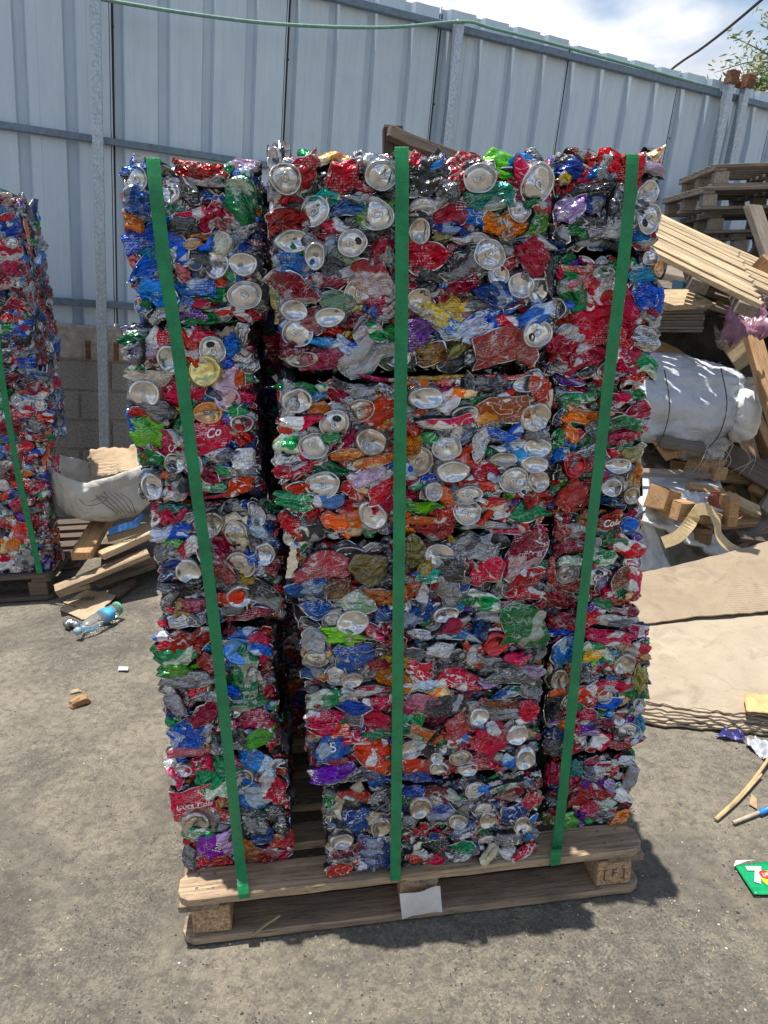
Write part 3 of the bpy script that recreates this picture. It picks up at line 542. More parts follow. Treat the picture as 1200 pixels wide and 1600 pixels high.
# ------------------------------------------------------------------ the front stack of bales
# photograph positions of cans one can recognise: x y width height colour [angle]; lines starting t / b are can tops / bottoms
HERO = """
t 212 280 42 40 dark;b 266 301 34 40 silver;b 337 413 46 44 silver;b 380 413 50 38 silver;t 383 461 58 42 grey;b 305 413 24 22 blue
B 207 263 40 14 blue;B 217 317 42 42 blue;B 210 350 26 22 orange;B 315 272 72 34 redw;B 299 299 26 30 dark;B 372 307 64 62 green -30;B 380 255 42 22 lilac;B 272 328 34 15 teal;B 296 334 48 16 red
B 326 343 38 34 red;B 360 347 50 34 redw -20;B 384 353 34 28 silver;B 280 353 44 20 grey;B 228 372 60 28 blue;B 230 392 56 32 cyan;B 274 384 36 38 blue;B 303 382 30 14 orange;B 349 380 34 36 gpale;B 372 380 36 34 blue
B 232 422 54 38 blue;B 242 457 60 40 blue;B 209 407 18 26 pink;B 284 428 22 30 pink;B 313 447 48 26 blue;B 309 478 36 12 red;B 304 492 34 12 purple;B 330 503 76 16 green;B 386 495 50 22 red;B 249 492 36 24 silver;B 228 474 14 14 green;B 351 484 34 10 red;B 285 362 50 12 dark
b 266 561 44 46 silver;t 332 547 44 42 silver;b 227 615 50 46 silver;b 320 579 54 50 Lyellow;b 356 624 46 42 Llilac;b 325 645 50 36 Lorange;b 239 759 36 40 silver;b 273 724 34 36 silver;b 302 724 34 38 silver
B 215 514 54 14 silver;B 210 528 46 16 green;B 203 551 36 30 silver;B 231 547 26 22 lilac;B 308 526 62 24 red;B 297 547 26 40 red;B 353 519 26 18 beige;B 362 540 22 34 blue;B 356 570 20 14 blue;B 234 588 72 22 beige;B 348 598 44 40 lilac
B 374 591 16 26 orange;B 367 643 36 18 green;B 215 645 28 14 red;B 248 640 50 28 silver;B 236 675 50 40 lime;B 273 696 42 38 red;B 332 677 68 48 red;B 381 687 24 34 red;B 203 659 12 26 blue;B 238 717 38 20 green;B 343 710 52 20 silver
B 381 717 34 30 white;B 371 740 58 15 grey;B 332 759 42 20 green;B 378 757 38 22 red;B 262 773 20 20 red;B 280 768 22 26 silver;B 360 773 80 8 redw
b 330 820 40 42 silver;b 370 832 40 42 beige;b 414 865 36 38 silver;b 295 892 44 40 silver;b 305 907 38 34 beige;b 375 930 46 34 silver;t 375 882 44 44 beige;b 404 805 28 32 silver
B 247 802 20 30 redw;B 270 795 46 13 teal;B 270 832 58 20 blue;B 302 852 40 26 red;B 340 857 62 46 red -20;B 345 892 42 32 red;B 277 865 46 16 silver;B 267 885 32 20 dblue;B 420 825 14 26 blue;B 395 880 16 36 blue;B 405 892 24 28 silver;B 425 892 20 20 red
B 400 922 72 28 dark -15;B 355 935 46 20 red;B 282 922 62 20 grey;B 302 945 52 18 pink;B 284 952 24 20 yellow;B 295 966 52 20 silver;B 360 950 52 12 grey;B 385 962 92 15 dred 8
b 375 1017 54 42 Lblue;B 257 984 26 15 red;B 250 1000 36 16 white;B 300 1005 66 38 redw;B 272 1025 62 26 green;B 270 1045 48 22 lime;B 320 1042 28 32 salmon;B 380 1056 62 52 green 30;B 292 1067 82 28 silver;B 405 1067 24 42 silver
B 323 1113 58 28 red 10;B 383 1097 72 20 green 10;B 273 1100 30 30 lilac;B 393 1127 62 30 red;B 297 1153 62 48 blue;B 407 1153 42 26 lime;B 420 1148 26 26 silver;B 357 1160 42 26 silver;B 297 1177 62 14 pink;B 330 1092 60 14 silver
B 270 1207 28 40 red;B 310 1197 42 18 redw;B 337 1218 62 50 green;B 400 1193 52 34 blue;B 427 1233 34 44 red;B 387 1247 62 44 blue;B 303 1258 62 56 red;b 307 1289 50 38 beige;B 340 1320 56 34 purple 25;B 310 1303 42 18 green;B 343 1353 70 30 red 25;B 413 1340 52 34 pink
B 307 1360 32 20 gpale;B 440 1293 22 36 grey;B 400 1287 36 20 silver;B 450 1317 22 20 red;B 295 1340 20 36 silver;B 385 1272 50 14 dark;B 375 1300 40 24 dark;B 410 1305 34 18 blue
t 446 280 50 52 silver;t 491 330 46 50 silver;t 595 275 50 48 silver;t 587 335 58 50 lime;b 457 377 54 40 silver;t 550 380 48 42 dark;b 492 400 36 44 silver;b 655 362 38 42 silver;t 560 460 44 52 yellow;b 655 470 42 44 grey;t 465 520 48 48 blue;b 460 485 46 34 silver;b 515 495 50 32 silver;b 472 562 54 26 green;b 427 247 22 44 silver
B 475 270 42 48 red;B 532 277 48 46 redw;B 482 245 28 26 green;B 522 246 62 16 orange;B 565 252 24 36 silver;B 520 312 62 28 teal;B 540 327 52 26 blue;B 560 309 42 10 silver;B 452 345 58 32 red;B 525 355 42 22 red;B 600 368 62 24 dark;B 597 397 32 40 red;B 662 325 48 30 redw;B 668 275 58 56 dark;B 680 258 22 18 blue
B 460 422 58 40 blue;B 450 448 42 60 dred 40;B 485 455 34 40 silver;B 585 437 68 52 dred;B 537 408 62 20 gpale;B 595 470 46 26 red;B 520 472 62 32 gpale;B 575 512 42 34 lilac;B 588 520 30 26 green;B 600 487 42 22 white;B 675 490 52 36 yellow;B 650 517 44 46 purple;B 510 537 58 15 cyan;B 570 555 86 46 white 20;B 545 545 30 30 blue
B 670 552 42 30 brown;B 500 562 62 26 pink;B 665 405 62 40 redw;B 675 430 42 24 grey;B 640 400 30 40 red;B 432 330 16 60 beige;B 428 460 16 70 olive;B 520 420 34 30 grey
t 748 280 52 46 dark;t 839 288 52 62 red;t 811 328 38 38 silver;t 764 398 50 48 silver;t 778 430 32 36 silver;b 813 446 44 44 silver;b 843 454 42 46 silver;b 869 482 32 34 silver;t 839 521 46 46 blue
B 783 252 52 40 lime;B 822 248 46 16 blue;B 766 304 68 38 teal 15;B 748 341 52 28 blue;B 706 335 52 36 dred;B 700 358 62 18 dblue;B 797 349 68 36 orange 20;B 846 349 38 40 lime;B 846 328 24 16 red;B 713 416 62 46 dark -20;B 829 400 52 46 red -30;B 832 377 58 20 silver;B 724 444 50 30 dred
B 769 463 62 38 dblue -30;B 710 486 48 34 yellow;B 708 514 42 30 blue;B 752 515 64 50 blue 15;B 783 545 88 48 salmon 15;B 836 493 46 26 blue;B 713 570 46 20 dark;B 794 503 36 18 red;B 700 300 30 30 grey;B 735 375 50 14 silver;B 745 480 50 16 grey;B 640 440 20 30 red;B 860 420 16 60 dark
B 927 241 62 18 red;B 892 265 38 30 blue;B 934 272 32 14 blue;B 881 279 20 18 yellow;B 892 325 42 34 purple;B 955 286 20 26 silver;b 1011 304 38 46 silver;t 1011 342 38 48 silver;B 1000 322 26 20 grey;B 1021 243 48 18 orange 25;B 1021 265 32 16 lilac;B 909 363 42 18 green;B 955 362 32 26 white;B 878 367 22 22 dark;B 962 325 16 50 silver;B 920 300 60 20 dark;B 905 345 70 14 dark;B 1000 370 36 18 blue;B 930 385 90 10 dark
b 941 426 36 22 silver;B 878 409 42 36 green;B 909 440 48 24 pink;B 899 454 52 40 green -30;B 941 463 48 72 red;B 976 475 50 50 red;B 979 514 36 50 red;B 934 512 72 50 red;B 892 535 62 50 red 30;B 920 558 62 38 redw;B 979 559 40 36 red;B 1005 430 40 18 cyan;b 1030 419 22 28 Lorange;b 1018 402 24 30 silver;B 1011 465 46 46 blue;B 1018 496 30 28 redw
B 1011 528 42 34 silver;B 1007 570 42 26 green;B 905 420 50 12 orange;B 870 575 30 20 silver;B 865 520 14 60 silver
b 464 627 46 44 silver;t 522 662 48 44 silver;t 491 695 46 44 silver;t 562 640 46 36 silver;b 580 689 48 44 silver;t 504 757 50 46 silver;b 582 805 46 46 silver;b 666 622 52 40 silver;t 654 721 44 46 silver;b 463 842 44 40 silver
b 837 652 50 48 beige;b 728 647 42 28 silver;t 697 697 46 42 silver;b 840 700 44 32 silver;b 787 717 46 22 silver;b 835 725 44 28 silver;b 842 752 38 36 beige;t 802 750 46 38 silver;b 708 737 54 36 silver;t 730 773 46 28 silver;t 730 800 46 36 silver;b 777 800 42 26 beige;b 825 600 46 30 silver;B 768 600 46 26 silver;B 753 693 28 42 silver;b 677 767 34 28 silver
b 897 727 40 38 Lred;b 965 727 42 26 silver;b 953 760 34 30 silver;b 985 773 26 26 beige;b 962 653 38 22 beige;B 897 773 52 42 salmon
B 460 608 72 20 green;B 500 640 36 26 orange;B 467 660 68 22 red;B 447 695 36 24 green;B 480 710 28 26 red;B 517 685 28 14 green;B 450 715 42 26 silver;B 542 712 52 18 orange;B 585 720 62 16 orange;B 460 735 58 18 red;B 457 780 52 26 green;B 517 785 46 18 white;B 570 745 58 26 lilac;B 600 755 42 42 red;B 545 765 32 20 red
B 575 766 50 12 orange;B 525 812 36 24 orange;B 550 820 32 38 orange;B 452 820 32 26 red;B 555 790 42 16 red;B 645 692 26 36 orange;B 642 670 22 22 red;B 595 642 52 36 red;B 675 827 62 26 red;B 660 792 68 16 lime;B 650 815 52 12 orange;B 787 640 72 36 brown;B 697 660 78 16 red;B 797 697 52 16 white;B 847 610 32 36 red;B 667 683 36 16 green
B 773 680 62 14 blue;B 847 780 46 24 red;B 773 783 52 12 redw;B 827 803 58 20 green;B 810 832 80 10 red;B 757 823 72 10 silver;B 640 600 60 12 orange;B 560 605 70 14 dark;B 720 615 40 14 orange;B 500 592 90 6 yellow;B 600 590 80 6 redw;B 700 590 90 6 yellow;B 800 588 80 6 red
B 900 623 52 16 green;B 940 610 32 28 green;B 993 590 32 26 red;B 997 640 36 26 red;B 973 663 52 18 green;B 893 677 22 26 orange;B 873 687 22 26 green;B 870 713 32 20 blue;B 973 683 52 18 redw;B 987 707 34 22 olive;B 993 747 18 46 orange;B 953 816 48 24 red;B 985 823 26 24 blue;B 957 842 42 20 green;B 893 837 52 32 red;B 983 855 44 26 red;B 920 645 60 12 orange;B 900 655 40 14 orange;B 880 800 60 12 orange
B 502 890 78 38 salmon;b 545 867 50 26 grey;B 580 862 28 14 red;B 580 895 58 46 olive;B 645 870 42 52 olive;b 687 867 50 34 silver;B 595 932 52 22 orange;B 645 927 38 24 orange;B 662 930 20 36 white;B 665 888 18 20 yellow;B 670 902 32 20 teal;B 700 897 52 30 dark;B 480 917 62 24 dblue;B 550 942 62 28 gpale;B 494 952 48 28 blue;b 552 972 54 38 silver;B 600 965 28 36 dblue
B 585 987 28 20 red;B 525 995 90 28 lime;B 488 1000 36 32 white;t 497 1027 44 24 yellow;B 555 1027 58 38 blue;b 697 960 44 26 silver;B 652 960 58 26 dblue;B 707 980 52 22 red;B 652 990 42 16 silver;B 710 995 62 16 blue;B 692 1015 42 20 white;B 645 1025 38 26 grey;B 657 1045 36 24 red;b 550 1062 38 24 beige;B 655 1070 62 24 blue;B 715 1062 58 28 redw;B 507 1090 46 24 green
B 540 1085 38 16 silver;B 577 1080 62 15 red;B 550 1102 52 20 blue;B 595 1100 46 24 redw;B 652 1100 58 26 pink;B 702 1105 68 28 dark;B 512 1120 62 24 red;B 550 1120 32 18 silver;B 587 1122 48 20 red;B 685 1080 32 14 orange;B 765 867 32 28 silver;B 817 867 74 50 dred 15;B 760 895 48 36 red;B 822 905 52 30 redw;B 847 915 22 22 silver;B 817 928 52 20 red
b 795 922 26 26 silver;B 757 942 52 26 green;B 820 975 66 58 green;B 765 962 42 18 white;B 752 990 28 32 dblue;b 775 1007 44 34 Lred;B 802 1001 26 20 white;B 742 1022 30 30 red;B 812 1025 42 16 red;B 770 1030 42 14 silver;B 827 1045 38 18 lilac;B 802 1060 80 22 grey;B 762 1067 38 14 purple;B 795 1085 42 14 blue;B 827 1080 26 20 silver;B 780 1100 58 14 brown;B 790 1117 52 18 silver;B 825 1112 32 28 red;b 747 1117 32 28 silver
B 520 1165 50 38 blue;B 610 1147 92 20 green;B 660 1145 38 22 orange;B 505 1141 36 16 red;B 532 1140 28 18 red;B 560 1152 42 18 red;B 587 1180 56 46 red;B 520 1187 42 12 redw;b 642 1170 44 28 silver;B 650 1197 52 22 red;B 655 1220 52 20 blue;b 685 1200 32 24 silver;B 520 1205 62 22 purple;B 497 1218 18 14 blue;B 575 1210 62 18 silver;B 765 1153 54 50 red 30;b 809 1149 36 34 silver;B 715 1137 34 40 salmon
B 719 1155 38 14 white;b 820 1185 34 34 silver;t 719 1183 34 24 yellow;b 682 1182 20 20 silver;B 792 1193 24 20 blue;b 732 1206 36 20 silver
B 562 1247 62 18 red -25;b 540 1262 50 38 beige;B 560 1278 42 34 dblue;b 657 1260 40 32 silver;b 595 1292 36 30 beige;b 534 1310 36 24 beige;B 550 1327 52 18 dred;B 587 1335 52 40 dblue;B 535 1358 46 18 red;B 637 1285 26 22 grey;B 647 1237 32 14 blue;B 680 1240 42 16 dred;B 600 1315 22 14 silver;B 753 1232 26 14 blue;B 520 1225 30 10 blue
t 742 1231 34 22 silver;B 703 1243 42 14 green;B 772 1232 36 18 lilac;B 834 1249 28 26 salmon;B 799 1228 56 8 green;B 807 1268 42 22 dblue;B 688 1268 42 24 blue;b 763 1281 30 26 beige;b 715 1281 30 24 beige;b 815 1287 30 24 beige;B 788 1279 22 18 red;B 703 1306 32 14 dred;B 723 1325 36 20 green;B 818 1331 34 16 red;B 765 1333 26 20 beige;B 751 1350 22 12 white;B 792 1310 36 18 grey
B 890 855 52 18 red;B 937 867 44 22 green;t 884 894 34 30 gpale;B 862 890 16 36 red;B 895 877 42 14 green;t 932 900 46 30 silver;B 972 905 30 26 brown;B 990 907 20 40 red;B 950 925 22 22 red;B 870 930 40 40 red;B 942 945 28 15 green;B 927 950 28 12 purple;B 970 957 42 16 dred;B 862 955 24 22 dark;B 955 972 62 18 silver;B 880 967 42 20 red
B 950 997 72 20 red;B 925 1010 36 10 green;B 880 992 52 20 blue;B 885 1015 42 34 blue;B 925 1022 36 14 yellow;B 947 1027 22 20 green;b 975 1037 34 32 beige;b 874 1062 30 34 beige;B 915 1052 20 22 silver;B 992 1035 20 42 red;B 920 1082 52 22 red;B 960 1072 52 16 red;B 905 1100 20 16 green;B 865 1105 26 38 dark;B 912 1117 32 18 redw;B 872 1082 32 12 orange;b 999 1101 20 18 silver;B 1000 1060 18 36 olive
t 983 1143 34 28 silver;B 919 1143 32 14 purple;B 901 1143 20 22 red;B 934 1160 32 26 red;B 942 1130 36 14 dred;B 1003 1140 18 32 cyan;B 980 1167 54 10 red;B 899 1172 36 14 redw;B 971 1192 32 12 silver;B 929 1206 32 20 silver;b 949 1203 24 16 beige;B 984 1216 24 30 white;B 932 1223 42 18 purple;B 901 1201 22 20 teal;B 862 1210 20 28 red;B 910 1238 62 20 red;B 951 1240 26 14 red;B 899 1250 36 18 red
B 927 1262 42 26 red;B 975 1245 24 20 white;B 951 1256 30 20 green;B 906 1273 18 32 purple;B 886 1284 36 24 lime;B 860 1284 24 22 olive;B 919 1284 18 14 green;B 945 1277 28 18 silver;B 966 1277 26 18 orange;B 934 1292 42 12 brown;B 862 1303 24 22 green;B 940 1305 42 12 red;B 908 1308 26 14 orange
"""
heroes = []
for ln in HERO.replace('\n', ';').split(';'):
    q = ln.split()
    if len(q) >= 6: heroes.append((q[0], int(q[1]), int(q[2]), int(q[3]), int(q[4]), q[5], float(q[6]) if len(q) > 6 else 0.0))

def make_bale(key, Y, x0, x1, z0, z1, depth, pal, label, group, mine, seed, scale=1.0, sides=('right', 'left'), top=False, vis=None, coredrop=0.03, lidp=0.05):
    rg = np.random.RandomState(seed)
    root = empty('can_bale', ((x0 + x1) / 2, Y, z0)); tag(root, label, 'bale', group)
    W_, H_ = x1 - x0, z1 - z0; base = Vector(root.location)
    # core: compressed metal just inside the cans, shade of the gaps in its colour
    cx = (x0 + x1) / 2 - base.x
    d = coredrop
    cm = box_me('core', W_ - 2 * d, depth - 2 * d, H_ - 0.044, GAPSHADE, 0.008, 0.003, 6, seed)
    link('core', cm, root, Matrix.Translation((cx, depth / 2, H_ / 2 - .018)))
    vx0, vx1 = (x0, x1) if vis is None else vis
    hs = []; P = []
    for (k, px, py, wpx, hpx, c, ang) in mine:
        p = U(px, py, Y); s = np.linalg.norm(U(px + 1, py, Y) - p); s2 = np.linalg.norm(U(px, py + 1, Y) - p)
        wd, ht = wpx * s, hpx * s2
        hs.append((p[0] - vx0, p[2] - z0, wd * 1.0, ht * 1.0)); fl = 1.0 if k != 'B' else 1.13; P.append((k, c, p[0] - vx0, p[2] - z0, wd * fl, ht * fl, math.radians(ang) + 0.0, True))
    for q in fill_face(vx1 - vx0, H_, rg, hs, pal, scale, lidp): P.append(q + (False,))
    P.sort(key=lambda q: -q[4] * q[5] * (4 if q[7] else 1))
    rest = Merge(); named = {}
    for i, (k, c, x, z, wd, ht, ang, hero) in enumerate(P):
        ex = (x + vx0 - (x0 + x1) / 2) / (W_ / 2); ez = (z - H_ / 2) / (H_ / 2)
        off = (rg.uniform(-0.002, 0.009) if hero else rg.uniform(-0.022, 0.003)) - 0.013 * max(0, abs(ez) - .86) / .14 - 0.006 * max(0, abs(ex) - .9) / .1
        if k != 'B': off += 0.002
        tx = rg.normal(0, .13) - 0.25 * max(0, ez - .85) / .15 + 0.2 * max(0, -ez - .85) / .15; ty = rg.normal(0, .12)
        if abs(ex) > .92 : ty += 0.35 * np.sign(ex)
        mw = face_frame((x + vx0 - base.x, -off, z), (0, -1, 0), ang, tx * (.7 if k != 'B' else 1), ty * (.7 if k != 'B' else 1))
        pcs = can_pieces(k, c, wd, ht, rg)
        if i < 100:
            V, Fc, mats, mi = pcs[0]
            o = link('crushed_can', mk('crushed_can', V, Fc, mats, mi), root, mw)
            if len(pcs) > 1:
                V, Fc, mats, mi = pcs[1]
                me = mk('can_lid', V, Fc, mats, mi, True); link('can_lid', me, o)
            if hero: named[(int(round(mine_px(mine, P[i], vx0, z0, Y)[0])), int(round(mine_px(mine, P[i], vx0, z0, Y)[1])))] = (o, wd, ht)
        else:
            for (V, Fc, mats, mi) in pcs: rest.add(V, Fc, mats, mi, mw)
    # the other faces of the bale
    def face(n, org, ux, w_, h_, sc2):
        for (k, c, x, y, wd, ht, ang) in fill_face(w_, h_, rg, [], pal, sc2, 0.05, 0.93):
            p = Vector(org) + Vector(ux) * x + Vector((0, 0, 1) if n[2] == 0 else (0, 1, 0)) * y + Vector(n) * rg.uniform(-.010, .006)
            for (V, Fc, mats, mi) in can_pieces(k, c, wd, ht, rg): rest.add(V, Fc, mats, mi, face_frame(p, n, ang, rg.normal(0, .12), rg.normal(0, .12)))
    if 'right' in sides: face((1, 0, 0), (W_ / 2 + cx - .004, 0.03, 0), (0, 1, 0), depth - 0.04, H_, 1.35)
    if 'left' in sides: face((-1, 0, 0), (-W_ / 2 + cx + .004, 0.03, 0), (0, 1, 0), depth - 0.04, H_, 1.35)
    if top: face((0, 0, 1), (-W_ / 2 + cx + .02, 0.05, H_ - .012), (1, 0, 0), W_ - .04, depth - 0.07, 1.5)
    r = rest.build('crushed_cans', root)
    if r: tag(r, kind='stuff')
    return root, named
def mine_px(mine, q, vx0, z0, Y):
    x, z = q[2] + vx0, q[3] + z0
    c = M.T @ (np.array([x, Y, z]) - CP); return (600 + F * c[0] / c[2], 800 + F * c[1] / c[2])

BALES = [  # key, Y, px left, right, top, bottom, depth, palette, scale, label
    ('L1', 1.570, 200, 408, 258, 506, .50, 'bluey', 1.0, 'topmost bale of the narrow left column, mostly blue crushed cans with a big green flap'),
    ('L2', 1.562, 209, 398, 512, 780, .50, 'gen', 1.0, 'second bale down the left column, with a yellow can bottom beside the strap'),
    ('L3', 1.575, 246, 438, 786, 980, .50, 'gen', 1.0, 'middle bale of the left column, large red cans between silver can ends'),
    ('L4', 1.570, 256, 428, 987, 1182, .50, 'gen', 1.0, 'fourth bale down the left column, blue and white can end near its top'),
    ('L5', 1.570, 284, 450, 1188, 1366, .50, 'redd', .95, 'lowest bale of the left column, its red can shows white script'),
    ('C1', 1.512, 430, 858, 243, 578, .55, 'upper', 1.1, 'wide topmost bale of the middle column with large dusty can tops and a blue sheet'),
    ('C2', 1.500, 440, 856, 592, 838, .55, 'gen', 1.0, 'second wide bale of the middle column, with many clean round can ends'),
    ('C3', 1.494, 474, 850, 844, 1222, .55, 'gen', .9, 'tall third bale of the middle column with a folded green can at its right edge'),
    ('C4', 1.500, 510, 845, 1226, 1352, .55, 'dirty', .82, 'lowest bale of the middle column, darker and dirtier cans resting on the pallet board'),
    ('R1', 1.575, 868, 1032, 243, 394, .50, 'upper', 1.0, 'topmost bale of the right column with an orange flap at its upper right corner'),
    ('R2', 1.580, 866, 1026, 400, 600, .50, 'redd', 1.0, 'second bale down the right column, covered by large flat red cans'),
    ('R3', 1.585, 864, 1006, 604, 796, .50, 'gen', .9, 'third bale down the right column, green and orange cans in thin layers'),
    ('R4', 1.585, 862, 1000, 800, 985, .50, 'redd', .85, 'fourth bale down the right column, red cans and one with white lettering beside the strap'),
    ('R5', 1.585, 858, 1010, 990, 1180, .50, 'gen', .8, 'fifth bale down the right column, bulging out to the right above the lowest bale'),
    ('R6', 1.590, 858, 988, 1186, 1316, .50, 'redd', .75, 'lowest and smallest bale of the right column, resting on the pallet'),
]
NAMED = {}
for i, (key, Y, pl, pr, pt, pb, dep, pal, scl, lab) in enumerate(BALES):
    ym = (pt + pb) / 2; xm = (pl + pr) / 2
    x0, x1, z1, z0 = U(pl, ym, Y)[0], U(pr, ym, Y)[0], U(xm, pt, Y)[2], U(xm, pb, Y)[2]
    if key[1] != '1': z1 -= .006
    z0 += .006
    if key in ('L5', 'C4', 'R6'): z0 = 0.146
    mine = []
    for hh in heroes:
        p = U(hh[1], hh[2], Y)
        if x0 - .012 < p[0] < x1 + .012 and z0 - .005 < p[2] < z1 + .012 and not any(m_[1:3] == hh[1:3] for m_ in mine): mine.append(hh)
    heroes = [h_ for h_ in heroes if h_ not in mine]
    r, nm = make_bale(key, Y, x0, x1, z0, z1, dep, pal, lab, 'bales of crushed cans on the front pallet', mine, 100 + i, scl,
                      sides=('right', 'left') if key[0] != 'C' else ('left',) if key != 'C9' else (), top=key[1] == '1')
    NAMED.update({k: v for k, v in nm.items()})
print('heroes left', len(heroes))
# rear row of bales, seen through the gap between the columns
for i, (x0, x1, z0, z1, lab) in enumerate(((-.38, -.02, .15, .62, 'rear bale at the back left of the front pallet, in deep shade'), (.02, .74, .15, .80, 'wide rear bale standing in shadow behind the middle column'),
                                            (-.36, .30, .82, 1.30, 'rear bale lying across the two lower rear bales'), (.32, .72, .82, 1.30, 'rear bale behind the right column, half way up'), (-.30, .66, 1.32, 1.70, 'topmost bale of the rear row, hidden behind the front columns'))):
    make_bale('B', 2.10, x0, x1, z0, z1, .36, 'redd', lab, 'bales of crushed cans in the rear row', [], 300 + i, 1.5, sides=(), top=i == 4)

# writing on the cans
def letter(px, py, text, size, shear=0.0, rot=0.0, mat=None, dz=0.012, offset=0.0):
    best = None; bd = 1e9
    for (x, y), v in NAMED.items():
        d = math.hypot(x - px, y - py)
        if d < bd: bd, best = d, v
    if bd > 14: print('no can for', text, bd); return
    o = best[0]
    me = text_me('lettering', text, size, mat or PRINTW, shear, offset)
    # lay the letters on the can's own surface
    V = np.array([v.co for v in o.data.vertices]); n = len(me.vertices)
    c, s = math.cos(rot), math.sin(rot)
    for v in me.vertices:
        x, y = v.co.x * c - v.co.y * s, v.co.x * s + v.co.y * c
        d2 = (V[:, 0] - x) ** 2 + (V[:, 1] - y) ** 2; k = np.argsort(d2)[:4]
        v.co = (x, y, V[k, 2].max() + 0.0012)
    link('lettering', me, o)
letter(303, 1258, 'Coca-Cola', 0.021, 0.35, 0.12, offset=0.0004)
letter(953, 816, 'Cola', 0.022, 0.35, 0.05, offset=0.0005)
letter(273, 696, 'Cola', 0.018, 0.3, 0.7, offset=0.0003)
letter(332, 677, 'Co', 0.026, 0.4, 0.25, offset=0.0004)
letter(820, 867, 'Cola', 0.014, 0.3, 0.3)
letter(340, 1320, 'fan', 0.03, 0.2, 0.9)
letter(937, 867, 'a', 0.03, 0, 0)
letter(752, 515, 'SURNK', 0.016, 0, 0.9)
letter(427, 1233, '|||||', 0.012, 0, 0.4, BLACKP)
letter(440, 1293, '32', 0.012, 0, -0.5)
letter(520, 1165, '5', 0.034, 0, 0.1)

# ------------------------------------------------------------------ front pallet
pal_root = empty('wooden_pallet', (-0.383, 1.472, 0)); pal_root.rotation_euler = (0, 0, 0.018)
tag(pal_root, 'wooden pallet carrying the tall strapped stack of crushed can bales in front', 'pallet')
def rboard(name, x0, x1, y0, y1, z0, z1, mat, parent, seed, cut=0.02, along='x'):
    """board with clipped corners; own axis x along its length"""
    ln, wd = (x1 - x0, y1 - y0) if along == 'x' else (y1 - y0, x1 - x0)
    rg = random.Random(seed); hx, hy, th = ln / 2, wd / 2, (z1 - z0)
    n = 26; top = []
    def edge(pts): return pts
    out_ = [(-hx + cut, -hy), *[(-hx + cut + (2 * hx - 2 * cut) * k / n, -hy + rg.uniform(-.0012, .0012)) for k in range(1, n)], (hx - cut, -hy), (hx - cut * .3, -hy + cut * .4), (hx, -hy + cut), (hx, hy - cut), (hx - cut, hy),
            *[(hx - cut - (2 * hx - 2 * cut) * k / n, hy + rg.uniform(-.001, .001)) for k in range(1, n)], (-hx + cut, hy), (-hx, hy - cut), (-hx, -hy + cut), (-hx + cut * .3, -hy + cut * .4)]
    m = len(out_); V = []
    for zz, ins in ((0, .0015), (.0015, 0), (th - .002, 0), (th, .002)):
        for (a, b) in out_:
            V.append((a * (1 - ins / hx), b * (1 - ins / hy), zz - th / 2 + rg.uniform(-.0006, .0006)))
    Fc = [tuple(range(m - 1, -1, -1)), tuple(3 * m + k for k in range(m))]
    for l in range(3):
        for k in range(m): Fc.append((l * m + k, l * m + (k + 1) % m, (l + 1) * m + (k + 1) % m, (l + 1) * m + k))
    mw = Matrix.Translation(((x0 + x1) / 2, (y0 + y1) / 2, (z0 + z1) / 2)) @ (Matrix.Identity(4) if along == 'x' else Matrix.Rotation(math.pi / 2, 4, 'Z'))
    return link(name, mk(name, V, Fc, mat), parent, mw)
def build_pallet(root, W_=1.2, D_=1.0, mats=(WOOD, WOOD, CHIP), seed=1, z=0.0, mid=True):
    wd, wb, blk = mats
    ys = [(0, .10), (.15, .23), (.30, .38), (.45, .55), (.62, .70), (.77, .85), (.90, 1.0)]
    for k, (a, b) in enumerate(ys): rboard('deck_board', 0, W_, a * D_, b * D_, z + .122, z + .144, wd, root, seed + k, .03 if k in (0, 6) else .004)
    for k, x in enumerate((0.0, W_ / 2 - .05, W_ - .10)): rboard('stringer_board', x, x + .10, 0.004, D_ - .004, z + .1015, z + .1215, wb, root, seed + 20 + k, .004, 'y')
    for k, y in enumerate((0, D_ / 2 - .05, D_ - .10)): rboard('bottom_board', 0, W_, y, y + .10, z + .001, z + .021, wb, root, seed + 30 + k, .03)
    for i, x in enumerate((0.02, W_ / 2 - .055, W_ - .13)):
        for j, y in enumerate((.012, D_ / 2 - .045, D_ - .105)):
            s = box_me('block', .095, .088, .079, blk, .003, .001, 2, seed + 50 + i * 3 + j)
            link('block', s, root, Matrix.Translation((x + .055, y + .045, z + .061)))
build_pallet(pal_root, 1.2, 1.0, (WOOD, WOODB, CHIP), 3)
for x_ in (.045, .085, .565, .61, 1.10, 1.15):
    for y_ in (.03, .075):
        link('nail_head', tube_me('nail_head', [(x_, y_ + .004 * math.sin(x_ * 40), .1430), (x_, y_ + .004 * math.sin(x_ * 40), .1446)], .004, GALVD, 8), pal_root)
# the paper stapled to the middle block
pp = []
V = []; Fc = []
for j in range(7):
    for i in range(9):
        u, v = i / 8, j / 6
        V.append((.548 + .105 * u + .004 * v, -.004 - .004 * math.sin(u * 5 + v * 2) - .004 * v, .092 - .075 * v + .006 * u + .002 * math.sin(u * 9)))
for j in range(6):
    for i in range(8): Fc.append((j * 9 + i, j * 9 + i + 1, (j + 1) * 9 + i + 1, (j + 1) * 9 + i))
pm = mk('paper_sheet', V, Fc, simple('creased_white_paper', (0.62, 0.60, 0.57), 0.8, 0, 0.1, 40, 0.3))
o = link('paper_sheet', pm, pal_root); o.modifiers.new('s', 'SOLIDIFY').thickness = 0.0006
